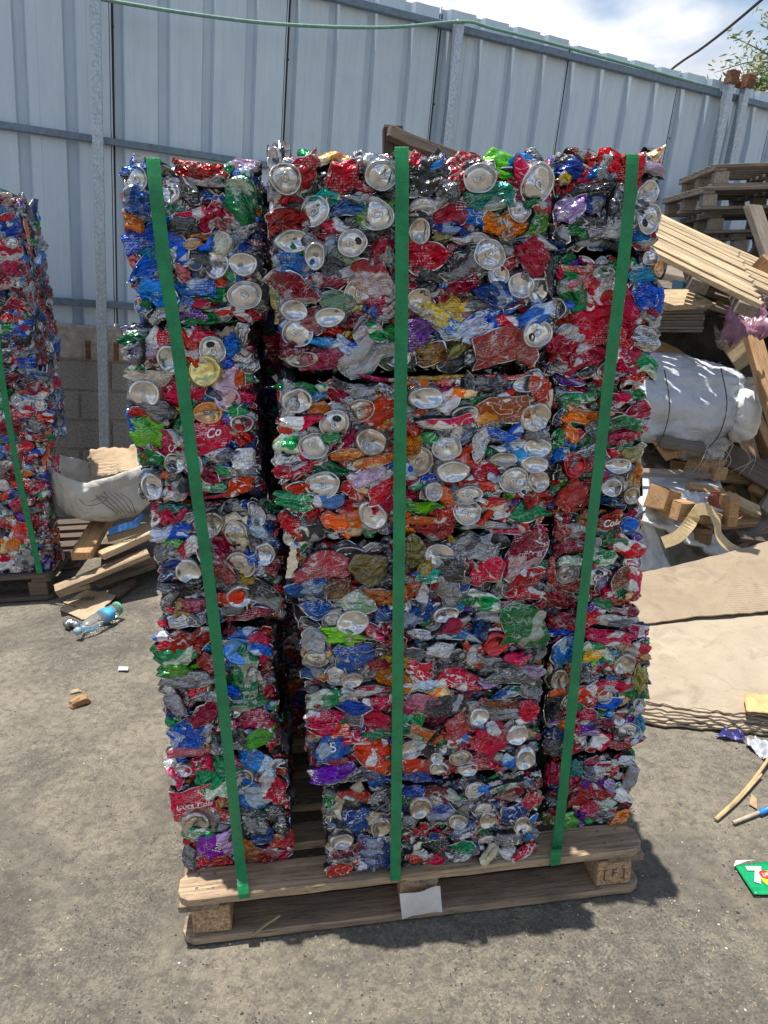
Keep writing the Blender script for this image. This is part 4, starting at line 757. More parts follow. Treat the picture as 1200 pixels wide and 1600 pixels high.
# faint stamp on the right block
st = text_me('stamp', '[ F ]', 0.038, simple('burnt_stamp', (0.10, 0.06, 0.04), 0.8)); 
link('stamp', st, pal_root, frame((1.125, 0.0115, .06), (1, 0, 0), (0, 0, 1), (0, -1, 0)))
plank('splinter', (.175, -.004, .018), (.245, .012, .052), .007, .003, WOODL, (0, 0, 1), pal_root, .001)

# ------------------------------------------------------------------ straps
def strap(px_pts, label, seed, zt):
    rg = np.random.RandomState(seed)
    top = U(px_pts[0][0], px_pts[0][1], px_pts[0][2])
    P = [(top[0] + .002, 2.35, zt), (top[0], 1.9, zt + .004), (top[0], px_pts[0][2] + .10, zt + .006), (top[0], px_pts[0][2] + .02, zt + .002)]
    P += [tuple(U(*q)) for q in px_pts]
    e = P[-1]; P += [(e[0], e[1] + .004, e[2] - .012), (e[0], e[1] + .05, e[2] - .016)]
    pts = spline(P, 7)
    side = [(1, 0.06 * math.sin(i * .21 + seed), 0) for i in range(len(pts))]
    o = link('green_strap', ribbon_me('green_strap', pts, side, 0.0258, 0.0014, STRAP)); tag(o, label, 'strap', 'green straps round the front stack')
strap([(240, 262, 1.545), (258, 420, 1.535), (280, 560, 1.535), (304, 745, 1.535), (330, 935, 1.542), (352, 1130, 1.54), (372, 1320, 1.53), (380, 1390, 1.468), (381, 1399, 1.468)], 'green woven strap over the left column of can bales', 1, U(240, 256, 1.57)[2])
strap([(628, 246, 1.487), (628, 420, 1.475), (626, 600, 1.472), (624, 800, 1.471), (622, 1000, 1.468), (620, 1200, 1.472), (618, 1352, 1.468), (618, 1371, 1.4705)], 'green woven strap down the middle of the wide centre bales', 2, U(628, 241, 1.51)[2])
strap([(988, 256, 1.545), (975, 400, 1.545), (955, 560, 1.545), (934, 740, 1.548), (913, 920, 1.552), (893, 1110, 1.55), (873, 1300, 1.545), (869, 1330, 1.482), (868, 1347, 1.482)], 'green woven strap over the right column of can bales', 3, U(988, 249, 1.575)[2])
P = [U(253, 880, 1.98), U(256, 930, 1.98), U(258, 975, 1.98), U(262, 1060, 1.98)]
o = link('green_strap', ribbon_me('green_strap', spline(P, 4), (0.2, 1, 0), .024, .0014, STRAP)); tag(o, 'thin green strap hanging edge-on just left of the left column', 'strap')

# ------------------------------------------------------------------ sheet metal fence behind
FO = Vector((-1.50136, 5.3, 0.50919)); FU = Vector((0.11504, -0.01287, 0.99328)); FR = Vector((0.95374, 0.28102, -0.10682)); FN = Vector((0.27775, -0.95962, -0.0446))
FM = frame(FO, FR, FU, FN)
def fpt(s, t, n): return FO + FR * s + FU * t + FN * n
def fst(px, py, n=0.0):
    w_ = M @ np.array([(px - 600) / F, (py - 800) / F, 1.0]); o = np.array(FO + FN * n); nn = np.array(FN)
    p = CP + ((o - CP) @ nn) / (w_ @ nn) * w_ - np.array(FO); return p @ np.array(FR), p @ np.array(FU)
def fence_paint():
    m, nt, bs = newmat('skylight_tinted_sheet_paint')
    t = nt.nodes.new('ShaderNodeTexCoord'); v = t.outputs['Object']
    mpn = nt.nodes.new('ShaderNodeMapping'); mpn.inputs['Scale'].default_value = (3, 0.5, 3); nt.links.new(v, mpn.inputs[0])
    a = noise(nt, mpn.outputs[0], 5, 5, 0.6).outputs[0]; b = noise(nt, v, 2.2, 6, 0.7).outputs[0]; d = noise(nt, v, 45, 4, 0.7).outputs[0]
    c = mix(nt, ramp(nt, a, 0.35, 0.7), (0.52, 0.62, 0.71), (0.60, 0.69, 0.76))  # whitish paint shifted to blue: skylight is put into the colour
    c = mix(nt, mth(nt, 'MULTIPLY', ramp(nt, b, 0.55, 0.75), 0.45), c, (0.50, 0.52, 0.52))
    c = mix(nt, mth(nt, 'MULTIPLY', ramp(nt, d, 0.66, 0.74), 0.4), c, (0.30, 0.27, 0.23))
    oi = nt.nodes.new('ShaderNodeObjectInfo'); hs = nt.nodes.new('ShaderNodeHueSaturation')
    nt.links.new(mth(nt, 'MULTIPLY_ADD', oi.outputs['Random'], 0.14, 0.93), hs.inputs['Value']); nt.links.new(c, hs.inputs['Color'])
    nt.links.new(hs.outputs[0], bs.inputs['Base Color']); bs.inputs['Roughness'].default_value = 0.42
    bump(nt, bs, noise(nt, v, 1.6, 3).outputs[0], 0.25, 0.03)
    return m
FP = fence_paint()
fence = empty('sheet_metal_fence', mw=FM.copy()); tag(fence, 'tall corrugated sheet metal fence, blue skylight put into its paint, on steel rails behind everything', 'fence')
PW_ = 1.092
def panel(s0, seed):
    rg = random.Random(seed); prof = [(0.002, 0)]
    for k in range(4):
        c = 0.045 + k * PW_ / 4; d = 0.046
        prof += [(c - .036, 0), (c - .024, -d), (c + .024, -d), (c + .040, 0)]
        m_ = c + PW_ / 8 + .002
        prof += [(m_ - .045, 0), (m_ - .041, -.003), (m_ + .041, -.003), (m_ + .045, 0)]
    prof = [p for p in prof if p[0] < PW_ - .004] + [(PW_ - .003, 0)]
    prof.sort(key=lambda p: p[0])
    ts = np.linspace(.80, 3.115 + rg.uniform(-.015, .015), 14); V = []; Fc = []; n = len(prof)
    ph = rg.uniform(0, 6); tl = rg.uniform(-.003, .003)
    for b_ in (0, 1):
        for t in ts:
            for (s, z) in prof: V.append((s0 + s + tl * (t - 2), t, z - 0.001 - b_ * 0.0009 + .0035 * math.sin(t * 2.1 + ph + s * 3) + .0015 * math.sin(t * 6 + s * 9 + ph)))
    m1 = n * len(ts)
    for j in range(len(ts) - 1):
        for i in range(n - 1):
            a = j * n + i; Fc.append((a, a + 1, a + n + 1, a + n)); Fc.append((m1 + a + 1, m1 + a, m1 + a + n, m1 + a + n + 1))
    for i in range(n - 1):
        a = (len(ts) - 1) * n + i; Fc.append((a, a + 1, m1 + a + 1, m1 + a)); Fc.append((i + 1, i, m1 + i, m1 + i + 1))
    for j in range(len(ts) - 1):
        a = j * n; Fc.append((a + n, m1 + a + n, m1 + a, a)); a += n - 1; Fc.append((a, m1 + a, m1 + a + n, a + n))
    link('seam_shade_strip', box_me('seam_shade_strip', .05, 2.26, .002, HOLE, .0), fence, Matrix.Translation((s0 - .001, 1.95, -.012)))  # black strip added behind the gap so the seam reads dark
    return link('fence_panel', mk('fence_panel', V, Fc, FP), fence)
for k in range(-3, 9): panel(0.134 + (k) * PW_ + 0.0, 40 + k)
def fbar(name, s0, s1, t, w_, n0, n1, mat, vertical=False, seg=1):
    if not vertical: me = box_me(name, s1 - s0, w_, n1 - n0, mat, .004, .002, 20, 3); mw = Matrix.Translation(((s0 + s1) / 2, t, (n0 + n1) / 2))
    else: me = box_me(name, s1 - s0, w_, n1 - n0, mat, .004, .0, 6, 3); mw = Matrix.Translation((t, (s0 + s1) / 2, (n0 + n1) / 2)) @ Matrix.Rotation(math.pi / 2, 4, 'Z')
    return link(name, me, fence, mw)
fbar('top_rail', -3.2, 9.9, 3.003, .048, .006, .056, GALVD)
fbar('middle_rail', -3.2, 2.36, 1.937, .042, .006, .046, GALVD)
fbar('bottom_rail', -3.2, 9.9, .945, .045, .006, .05, GALVD)
fbar('post', .70, 3.03, 2.425, .062, .058, .12, GALV, True)
for s_ in (4.955, 5.135):
    fbar('post', .3, 3.08, s_, .06, .06, .13, GALV, True)
    link('rusty_cap', box_me('rusty_cap', .08, .10, .08, RUST, .004, .003, 3, 5), fence, Matrix.Translation((s_, 3.118, .11)))
for s_ in (-2.0, 7.6): fbar('post', .3, 3.03, s_, .07, .06, .13, GALV, True)
link('rusty_crossbar', box_me('rusty_crossbar', .22, .05, .03, RUST, .004, .002, 3, 6), fence, Matrix.Translation((5.05, 3.10, .05)))
rgs = random.Random(3)
for k in range(-2, 9):
    for t in (1.2, 1.9, 2.55):
        if rgs.random() < .6:
            link('screw', box_me('screw', .012, .012, .006, HOLE, .002), fence, Matrix.Translation((.134 + k * PW_ + .02, t + rgs.uniform(-.1, .1), .004)))
# galvanised pole standing in front of the fence
pole = empty('steel_pole', fpt(.045, -.6, .16)); pole.rotation_euler = FM.to_euler(); tag(pole, 'galvanised square steel pole standing upright against the fence at the left', 'pole')
bpy.context.view_layer.update()
pm_ = box_me('shaft', 4.6, .062, .062, GALV, .005, .001, 12, 4)
link('shaft', pm_, pole, Matrix.Translation((0, 2.3, .05)) @ Matrix.Rotation(math.pi / 2, 4, 'Z'))
for s_ in (-.085, .09): link('bracket', box_me('bracket', .035, .12, .01, RUST, .002, .001, 2, 3), pole, Matrix.Translation((s_, 1.25, -.03)))
# concrete block wall below the sheets
wall = empty('concrete_block_wall', mw=FM.copy()); tag(wall, 'low rough concrete block wall under the metal fence', 'wall')
CONC = simple('rough_concrete', (0.38, 0.335, 0.275), 0.95, 0, 0.3, 26, 0.9, 0.012)
CONB = simple('grey_concrete_block', (0.27, 0.25, 0.225), 0.95, 0, 0.4, 90, 1.0, 0.008)
MORT = simple('mortar', (0.33, 0.29, 0.235), 0.95, 0, 0.3, 50, 0.8, 0.006)
link('mortar_core', box_me('mortar_core', 12.6, 1.35, .16, MORT, .004, .003, 60, 7), wall, Matrix.Translation((3.1, .10, -.055)))
link('coping', box_me('coping', 12.6, .225, .205, CONC, .012, .010, 90, 8), wall, Matrix.Translation((3.1, .685, -.055)))
rgw = random.Random(9)
for r in range(5):
    t1 = .565 - r * .205; s = -3.1 + (r % 2) * .2
    nblk = 0
    V = []
    while s < 9.2:
        if -0.9 < s < .9 or s > 5.2:
            link('block', box_me('block', .385, .19, .19, CONB, .006, .003, 3, rgw.randint(0, 999)), wall, Matrix.Translation((s + .2, t1 - .10, -.055 + rgw.uniform(-.002, .004))))
        s += .4
# green hose along the fence top and the black cable
hp = [fst(x, y, .22) for x, y in ((100, -12), (165, 0), (300, 22), (440, 38), (600, 43), (700, 40))]
pts = [fpt(s, t, .22) for s, t in hp[:-1]] + [fpt(2.43, 3.02, .13), fpt(2.7, 3.045, .07), fpt(3.4, 3.05, .05), fpt(4.9, 3.03, .05)]
o = link('green_hose', tube_me('green_hose', spline(pts, 6), .011, simple('pale_green_hose', (0.16, 0.30, 0.24), 0.5))); tag(o, 'thin green hose hanging along the top of the fence', 'hose')
a, b = Vector(U(1040, 116, 8.2)), Vector(U(1192, -2, 6.0)); d = b - a
pts = spline([a - d * 1.2 - Vector((0, 0, .1)), a, (a + b) / 2 - Vector((0, 0, .02)), b, b + d * 1.2 + Vector((0, 0, .12))], 5)
o = link('black_cable', tube_me('black_cable', pts, .011, simple('black_rubber', (0.012, 0.012, 0.014), 0.6))); tag(o, 'black overhead cable rising from behind the fence into the sky', 'cable')

# ------------------------------------------------------------------ tree beyond the fence
def tree():
    rg = np.random.RandomState(4)
    c = Vector(U(1245, 95, 8.6)); root = empty('tree', (c.x + .5, c.y + .4, 0)); tag(root, 'tree with narrow leaves and yellow blossom beyond the fence at top right', 'tree')
    BARK = simple('tree_bark', (0.16, 0.12, 0.08), 0.9)
    rl = Vector(root.location)
    link('trunk', tube_me('trunk', spline([(0, 0, 0), (.05, 0, 1.5), (-.05, .05, 3), (-.1, -.1, c.z - .2)], 5), .09, BARK, 10, list(np.linspace(.13, .05, 16))), root)
    V = []; Fc = []; mi = []; tips = []
    for k in range(46):
        e = c + Vector((rg.normal(0, .42), rg.normal(0, .5), rg.uniform(-.55, .75)))
        if k < 18:
            px, py = rg.uniform(1142, 1240), rg.uniform(80, 165)
            if py - 75 < (1200 - px) * 0.9: py = 75 + (1200 - px) * 0.9 + rg.uniform(0, 30)
            e = Vector(U(px, min(py, 172), 8.6 + rg.uniform(-.3, .3)))
        st_ = c + Vector((rg.uniform(.1, .5), rg.uniform(-.1, .4), rg.uniform(-.5, .1)))
        mid = (st_ + e) / 2 + Vector((rg.uniform(-.05, .05), 0, rg.uniform(0, .12)))
        pts = spline([st_ - rl, mid - rl, e - rl], 6)
        tips.append(pts)
        me = tube_me('limb', pts, .01, BARK, 5, list(np.linspace(.016, .003, len(pts))))
        if k < 30: link('limb', me, root)
    for pts in tips:
        for q in range(90):
            p = Vector(pts[rg.randint(4, len(pts))]) + Vector(rg.normal(0, .075, 3)); ln = rg.uniform(.06, .12); wd = ln * .24
            d = Vector((rg.normal(0, 1), rg.normal(0, 1), rg.normal(-.5, .8))).normalized(); s_ = d.cross(Vector(rg.normal(0, 1, 3))).normalized()
            kd = rg.choice(4, p=[.38, .3, .14, .18])
            if kd == 3: ln *= .4; wd = ln * .8
            b_ = len(V); V += [tuple(p), tuple(p + d * ln * .4 + s_ * wd / 2), tuple(p + d * ln), tuple(p + d * ln * .4 - s_ * wd / 2)]
            Fc.append((b_, b_ + 1, b_ + 2, b_ + 3)); mi.append(int(kd))
    lm = []
    for nm, cc in (('leaf_green', (.10, .17, .05)), ('leaf_pale', (.24, .30, .12)), ('leaf_dark', (.04, .09, .035)), ('blossom_yellow', (.62, .40, .10))):
        m, nt, bs = newmat(nm); bs.inputs['Base Color'].default_value = c4(cc); bs.inputs['Roughness'].default_value = .5
        tr = nt.nodes.new('ShaderNodeBsdfTranslucent'); tr.inputs[0].default_value = c4([min(1, x * 1.3) for x in cc]); ms = nt.nodes.new('ShaderNodeMixShader'); ms.inputs[0].default_value = .4
        nt.links.new(bs.outputs[0], ms.inputs[1]); nt.links.new(tr.outputs[0], ms.inputs[2]); nt.links.new(ms.outputs[0], nt.nodes['Material Output'].inputs[0]); lm.append(m)
    link('crown', mk('crown', V, Fc, lm, mi), root)
tree()

# ------------------------------------------------------------------ the second stack of bales at the left
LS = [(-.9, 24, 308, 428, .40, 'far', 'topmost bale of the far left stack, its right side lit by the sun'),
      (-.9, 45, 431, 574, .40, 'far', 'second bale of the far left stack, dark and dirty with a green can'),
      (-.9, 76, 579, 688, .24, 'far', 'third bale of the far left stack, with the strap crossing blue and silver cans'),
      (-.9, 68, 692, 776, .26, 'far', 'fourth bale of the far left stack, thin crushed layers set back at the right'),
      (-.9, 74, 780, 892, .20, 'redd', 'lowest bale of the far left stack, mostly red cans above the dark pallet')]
for i, (x0, pr, pt, pb, dep, pal, lab) in enumerate(LS):
    Y = 3.75; ym = (pt + pb) / 2; x1 = U(pr, ym, Y)[0]; x0 = x1 - 1.05; z1 = U(60, pt, Y)[2]; z0 = U(60, pb, Y)[2]
    if i == 4: z0 = .15
    v0 = U(-14, ym, Y)[0]
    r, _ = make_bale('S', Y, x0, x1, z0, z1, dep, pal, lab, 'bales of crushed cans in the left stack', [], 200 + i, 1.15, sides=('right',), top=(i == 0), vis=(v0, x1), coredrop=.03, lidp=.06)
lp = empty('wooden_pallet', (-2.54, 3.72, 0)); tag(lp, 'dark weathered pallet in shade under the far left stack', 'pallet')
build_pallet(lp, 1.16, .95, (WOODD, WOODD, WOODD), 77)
lt = U(0, 570, 3.72)
P = [(U(-26, 300, 3.72)[0], 4.2, U(0, 300, 3.72)[2] + .02), (U(-24, 300, 3.72)[0], 3.72, U(0, 300, 3.72)[2])] + [tuple(U(x, y, 3.715)) for x, y in ((-14, 430), (0, 570), (14, 660), (30, 750), (48, 830), (62, 896))]
o = link('green_strap', ribbon_me('green_strap', spline(P, 5), (1, 0, 0), .03, .0016, STRAP)); tag(o, 'green woven strap down the front of the far left stack', 'strap')

# ------------------------------------------------------------------ bag, boards and litter between the stacks
def sack_mat(name, c, dirt):
    m, nt, bs = newmat(name); v = objvec(nt, rand=False)
    a = noise(nt, v, 6, 6, 0.65, 0.3).outputs[0]; b = noise(nt, v, 50, 4, 0.7).outputs[0]
    cc = mix(nt, mth(nt, 'MULTIPLY', ramp(nt, a, 0.45, 0.68), 0.55), c, dirt)
    cc = mix(nt, mth(nt, 'MULTIPLY', ramp(nt, b, 0.62, 0.72), 0.6), cc, tuple(x * .5 for x in dirt))
    nt.links.new(cc, bs.inputs['Base Color']); bs.inputs['Roughness'].default_value = 0.7
    ck = nt.nodes.new('ShaderNodeTexBrick'); ck.inputs['Scale'].default_value = 60; nt.links.new(v, ck.inputs[0])
    vo = nt.nodes.new('ShaderNodeTexVoronoi'); vo.feature = 'DISTANCE_TO_EDGE'; vo.inputs['Scale'].default_value = 9; vd = nt.nodes.new('ShaderNodeVectorMath'); vd.operation = 'ADD'
    sc0 = nt.nodes.new('ShaderNodeVectorMath'); sc0.operation = 'SCALE'; sc0.inputs['Scale'].default_value = 0.15; nt.links.new(noise(nt, v, 5, 3).outputs['Color'], sc0.inputs[0]); nt.links.new(v, vd.inputs[0]); nt.links.new(sc0.outputs[0], vd.inputs[1]); nt.links.new(vd.outputs[0], vo.inputs[0])
    h = mth(nt, 'ADD', mth(nt, 'MINIMUM', mth(nt, 'MULTIPLY', vo.outputs[0], 4), 1.0), mth(nt, 'MULTIPLY', a, 1.0))
    bump(nt, bs, h, 0.6, 0.012)
    return m
BAG = sack_mat('woven_white_sack', (0.50, 0.48, 0.44), (0.30, 0.25, 0.19))
BAGB = sack_mat('bluish_white_sack', (0.50, 0.54, 0.60), (0.33, 0.33, 0.33))
BAGW = sack_mat('bright_white_sack', (0.68, 0.68, 0.66), (0.40, 0.38, 0.35))
THR = simple('dark_thread', (0.05, 0.04, 0.035), 0.8)
def sag_blob(name, c, r, mat, seed, amp=.1, parent=None, sq=(1.0, 1.0), seg=(84, 54), open_top=False, rot=0.0):
    rg = np.random.RandomState(seed); nu, nv = seg; V = []; Fc = []
    dirs = rg.normal(0, 1, (9, 3)); fr_ = rg.uniform(1.5, 5.5, 9); ph = rg.uniform(0, 6, 9)
    c_, s_ = math.cos(rot), math.sin(rot)
    for j in range(nv + 1):
        th = math.pi * j / nv * (0.999) + .0005
        for i in range(nu):
            a = 2 * math.pi * i / nu
            p = np.array([math.sin(th) * math.cos(a), math.sin(th) * math.sin(a), math.cos(th)])
            q = np.sign(p) * np.abs(p) ** sq[0]
            d = sum(tri((dirs[k] @ p) * fr_[k] * .35 + ph[k]) / (1 + k * .5) for k in range(9)) * amp * .6
            d += sum(tri((dirs[-k] @ p) * (2.2 + k * .9) + ph[k] + d * 3) / (1 + k * .4) for k in range(1, 6)) * amp * .28
            q = q * (1 + d)
            x, y, z = q[0] * r[0], q[1] * r[1], q[2] * r[2]
            V.append((c_ * x - s_ * z, y, s_ * x + c_ * z))
    for j in range(nv):
        for i in range(nu): Fc.append((j * nu + i, (j + 1) * nu + i, (j + 1) * nu + (i + 1) % nu, j * nu + (i + 1) % nu))
    me = mk(name, V, Fc, mat, None, True); return link(name, me, parent, Matrix.Translation(c))
def sheet(name, corners, mat, seed, amp=.01, thick=.003, n=(16, 12), parent=None, curl=0.0, smooth=True, f0=3.0, ragged=0.0):
    """crumpled flexible sheet spanned by four corners (going round)"""
    rg = np.random.RandomState(seed); A, B, C_, D_ = [np.array(c, float) for c in corners]
    nn = np.cross(B - A, D_ - A); nn /= np.linalg.norm(nn); cen = (A + B + C_ + D_) / 4
    V = []; Fc = []; nu, nv = n; sz = np.linalg.norm(B - A)
    u, v = np.meshgrid(np.linspace(0, 1, nu + 1), np.linspace(0, 1, nv + 1))
    h = crumple(u * sz, v * np.linalg.norm(D_ - A), rg, amp, f0, 5, 1.0)
    for j in range(nv + 1):
        for i in range(nu + 1):
            a, b = u[j, i], v[j, i]
            if ragged and (i in (0, nu) or j in (0, nv)):
                a = a + rg.uniform(-1, 1) * ragged; b = b + rg.uniform(-1, 1) * ragged
            p = A * (1 - a) * (1 - b) + B * a * (1 - b) + C_ * a * b + D_ * (1 - a) * b
            V.append(tuple(p - cen + nn * (h[j, i] + curl * ((a - .5) ** 2 + (b - .5) ** 2))))
    for j in range(nv):
        for i in range(nu): k = j * (nu + 1) + i; Fc.append((k, k + 1, k + nu + 2, k + nu + 1))
    o = link(name, mk(name, V, Fc, mat, None, smooth), parent, Matrix.Translation(cen)); md = o.modifiers.new('t', 'SOLIDIFY'); md.thickness = thick; md.offset = 0
    return o
# open sack
def sack():
    Y0 = 3.95
    c = Vector(U(165, 762, Y0)); root = empty('woven_sack', (c.x, c.y, c.z)); tag(root, 'slumped grey white woven sack lying on the planks beside the left stack', 'sack')
    rg = np.random.RandomState(8)
    # a slumped bag: lathe-like skin whose mouth gapes to the upper right, left shoulder standing taller
    nu, nv = 90, 40; V = []; Fc = []
    for j in range(nv + 1):
        t = j / nv
        for i in range(nu):
            a = 2 * math.pi * i / nu; ca, sa = math.cos(a), math.sin(a)
            th = t * 2.05                                   # from the bottom pole up past the equator
            rr = math.sin(th) ** .75; z = -math.cos(th) * .17
            lift = .11 * max(0, -ca) ** 1.5 * t ** 2 + .05 * max(0, ca) * t ** 3
            x = rr * ca * .27 - .03 * t; y = rr * sa * .20
            p = np.array([x, y, z]); 
            d = sum(float(tri(np.array(p @ q * f + h))) * am for q, f, h, am in FOLD)
            k = 1 + d * .75
            V.append((x * k, y * k, z * (1 + d * .3) + lift + .018 * d * 3 * t))
    for j in range(nv):
        for i in range(nu): Fc.append((j * nu + i, j * nu + (i + 1) % nu, (j + 1) * nu + (i + 1) % nu, (j + 1) * nu + i))
    o = link('sack_body', mk('sack_body', V, Fc, BAG, None, True), root); md = o.modifiers.new('t', 'SOLIDIFY'); md.thickness = .004
    for k in range(6):
        x0 = -.02 + k * .028; pts = [(x0, -.195, .05 - k * .006), (x0 + .05, -.205, -.02), (x0 + .11 - .01 * k, -.165, -.10)]
        link('loose_thread', tube_me('loose_thread', spline(pts, 4), .0017, THR, 5), root)
    link('loose_thread', tube_me('loose_thread', spline([(-.08, -.205, .0), (-.04, -.222, -.03), (.03, -.218, -.02), (.06, -.21, .0), (.03, -.213, .01), (-.02, -.218, -.01)], 6), .0017, THR, 5), root)
_r = np.random.RandomState(21); FOLD = [(_r.normal(0, 1, 3), _r.uniform(3, 9), _r.uniform(0, 1), am) for am in (.05, .045, .035, .03, .025, .02)]
sack()
o = sheet('torn_cardboard', [U(140, 745, 4.02), U(218, 735, 3.98), U(215, 693, 4.15), U(138, 706, 4.15)], CARD, 3, .014, .004, ragged=.04); tag(o, 'torn brown cardboard sticking out of the open sack', 'cardboard')
def gpl(px, py, z): p = G(px, py, z); return (p[0], p[1], p[2])
BO = 'loose boards piled beside the left stack'
plank('loose_board', U(126, 868, 3.62), U(166, 806, 4.1), .10, .045, WOODO, label='short thick orange board pointing forwards under the open sack', cat='board', group=BO)
plank('loose_board', U(158, 868, 3.66), U(262, 822, 3.9), .06, .035, WOODL, label='pale board lying across beneath the sack, its end lit by the sun', cat='board', group=BO)
plank('loose_board', U(168, 842, 3.85), U(262, 812, 3.98), .05, .03, WOODL, label='thin pale board just behind the blue strap', cat='board', group=BO)
plank('loose_board', U(86, 922, 3.55), U(232, 864, 3.75), .09, .028, WOOD, label='long reddish board slanting up from the dark pallet of the left stack', cat='board', group=BO)
plank('loose_board', U(90, 928, 3.60), U(140, 912, 3.66), .07, .022, WOODL, label='stub of board lying on the ground under the long reddish one', cat='board', group=BO)
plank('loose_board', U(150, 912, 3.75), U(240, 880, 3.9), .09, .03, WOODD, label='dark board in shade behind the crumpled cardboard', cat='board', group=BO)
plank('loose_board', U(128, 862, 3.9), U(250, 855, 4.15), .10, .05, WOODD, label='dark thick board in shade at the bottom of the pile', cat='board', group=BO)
plank('loose_board', (-1.20, 4.05, .1), (-.72, 4.15, .16), .5, .05, WOODD, label='wide board added dark to stand for the shade under the sack', cat='board', group=BO)  # added board, its dark colour stands for shade on the ground
BLUE = simple('blue_webbing', (0.04, 0.16, 0.42), 0.6, 0, .3, 80, .4)
o = link('blue_webbing', ribbon_me('blue_webbing', spline([U(170, 832, 3.78), U(190, 824, 3.75), U(212, 818, 3.78), U(222, 804, 3.85)], 6), (0, .3, 1), .035, .003, BLUE)); tag(o, 'blue webbing strap looped under the open sack', 'strap')
o = sheet('flattened_carton', [gpl(98, 938, .012), gpl(148, 966, .01), gpl(186, 926, .03), gpl(140, 924, .02)], CARD, 5, .008, .004, ragged=.03); tag(o, 'flattened brown carton on the ground with a faint print', 'cardboard', 'brown cardboard pieces by the left stack')
link('printed_mark', text_me('printed_mark', '100', .05, BLACKP), o, Matrix.Translation((-.02, 0, .012)) @ Matrix.Rotation(-.2, 4, 'Z'))
o = sheet('carton_flap', [gpl(92, 952, .006), gpl(128, 968, .006), gpl(150, 962, .012), gpl(104, 944, .02)], CARD, 6, .004, .004); tag(o, 'narrow torn carton flap in front of the flattened carton', 'cardboard')
o = link('carton_tube', tube_me('carton_tube', [G(176, 930, .03), G(190, 922, .03), G(206, 910, .03)], .03, WOODD, 14, [.034, .032, .03])); tag(o, 'rolled piece of cardboard coloured dark for shade, behind the bottle', 'cardboard')  # dark wood colour puts the shade into this cardboard
# plastic bottle
def bottle():
    a, b = Vector(tuple(G(122, 986, .045))), Vector(tuple(G(184, 950, .05))); ax = (b - a); ln = ax.length
    root = empty('plastic_bottle', tuple(a)); tag(root, 'crushed clear plastic bottle with a blue label lying on the asphalt', 'bottle')
    m, nt, bs = newmat('clear_plastic'); bs.inputs['Base Color'].default_value = (.93, .96, .97, 1); bs.inputs['Transmission Weight'].default_value = .92; bs.inputs['Roughness'].default_value = .18; bs.inputs['IOR'].default_value = 1.3
    x = ax.normalized(); y = Vector((0, 0, 1)).cross(x).normalized(); z = x.cross(y)
    mw = frame((0, 0, 0), x, y, z)
    def lathe(nm, prof, mat, crush=.2, seed=1):
        rg = np.random.RandomState(seed); V = []; Fc = []; sg = 20
        for (t, r) in prof:
            for k in range(sg):
                a_ = 2 * math.pi * k / sg; c = 1 + crush * .5 * math.sin(3 * a_ + t * 9) * rg.uniform(.5, 1)
                V.append((t * ln, r * c * math.cos(a_), r * c * math.sin(a_) * (1 - crush)))
        for i in range(len(prof) - 1):
            for k in range(sg): Fc.append((i * sg + k, i * sg + (k + 1) % sg, (i + 1) * sg + (k + 1) % sg, (i + 1) * sg + k))
        Fc.append(tuple(range(sg))[::-1]); Fc.append(tuple((len(prof) - 1) * sg + k for k in range(sg)))
        return link(nm, mk(nm, V, Fc, mat, None, True), root, mw)
    lathe('bottle_body', [(0, .016), (.04, .017), (.07, .014), (.12, .022), (.22, .036), (.35, .04), (.5, .037), (.65, .041), (.8, .038), (.92, .04), (1, .03)], m)
    lathe('label', [(.62, .0425), (.66, .043), (.72, .043), (.78, .0425)], simple('blue_bottle_label', (.05, .35, .62), .4), .2)
    lathe('cap_ring', [(-.05, .018), (0.03, .019)], simple('pale_cap_ring', (.30, .42, .48), .4), .0)
    link('bottle_base', tube_me('bottle_base', [(ln * x * .97)[:], (ln * x * 1.01)[:]], .034, simple('green_plastic', (.10, .42, .22), .4), 14), root)
bottle()
V, Fc, mi = body_geo(.06, .045, np.random.RandomState(3), .02, .004)
o = link('crushed_can', tube_me('crushed_can', [G(103, 978, .022), G(112, 973, .026), G(124, 978, .024)], .024, MAT['silver'], 12, [.026, .022, .018])); tag(o, 'small crushed silver can lying at the mouth of the plastic bottle', 'can')
# bits of wood and stones on the ground
o = link('wood_chunk', box_me('wood_chunk', .075, .035, .035, WOODO, .008, .008, 4, 12), None, Matrix.Translation(tuple(G(124, 1096, .014))) @ Matrix.Rotation(.5, 4, 'Z')); tag(o, 'brown wood chunk lying alone on the asphalt at the left', 'wood chunk')
o = link('wood_chip', box_me('wood_chip', .035, .02, .012, WOODL, .004, .005, 3, 13), None, Matrix.Translation(tuple(G(118, 1080, .006))) @ Matrix.Rotation(.2, 4, 'Z')); tag(o, 'small pale wood chip just behind the brown wood chunk', 'wood chip')
o = link('crumpled_film', sheet('crumpled_film', [G(184, 1048, .004), G(198, 1049, .004), G(200, 1042, .02), G(186, 1041, .012)], simple('white_film', (.55, .58, .6), .4), 14, .004, .001, (8, 6)).data) if False else sheet('crumpled_film', [G(184, 1048, .004), G(200, 1049, .004), G(201, 1042, .014), G(186, 1040, .01)], simple('white_film', (.55, .58, .6), .4), 14, .004, .001, (8, 6)); tag(o, 'scrap of whitish film on the asphalt left of the front stack', 'litter')
for (px, py, s, lab) in ((302, 1278 + 0, .02, None),):
    pass

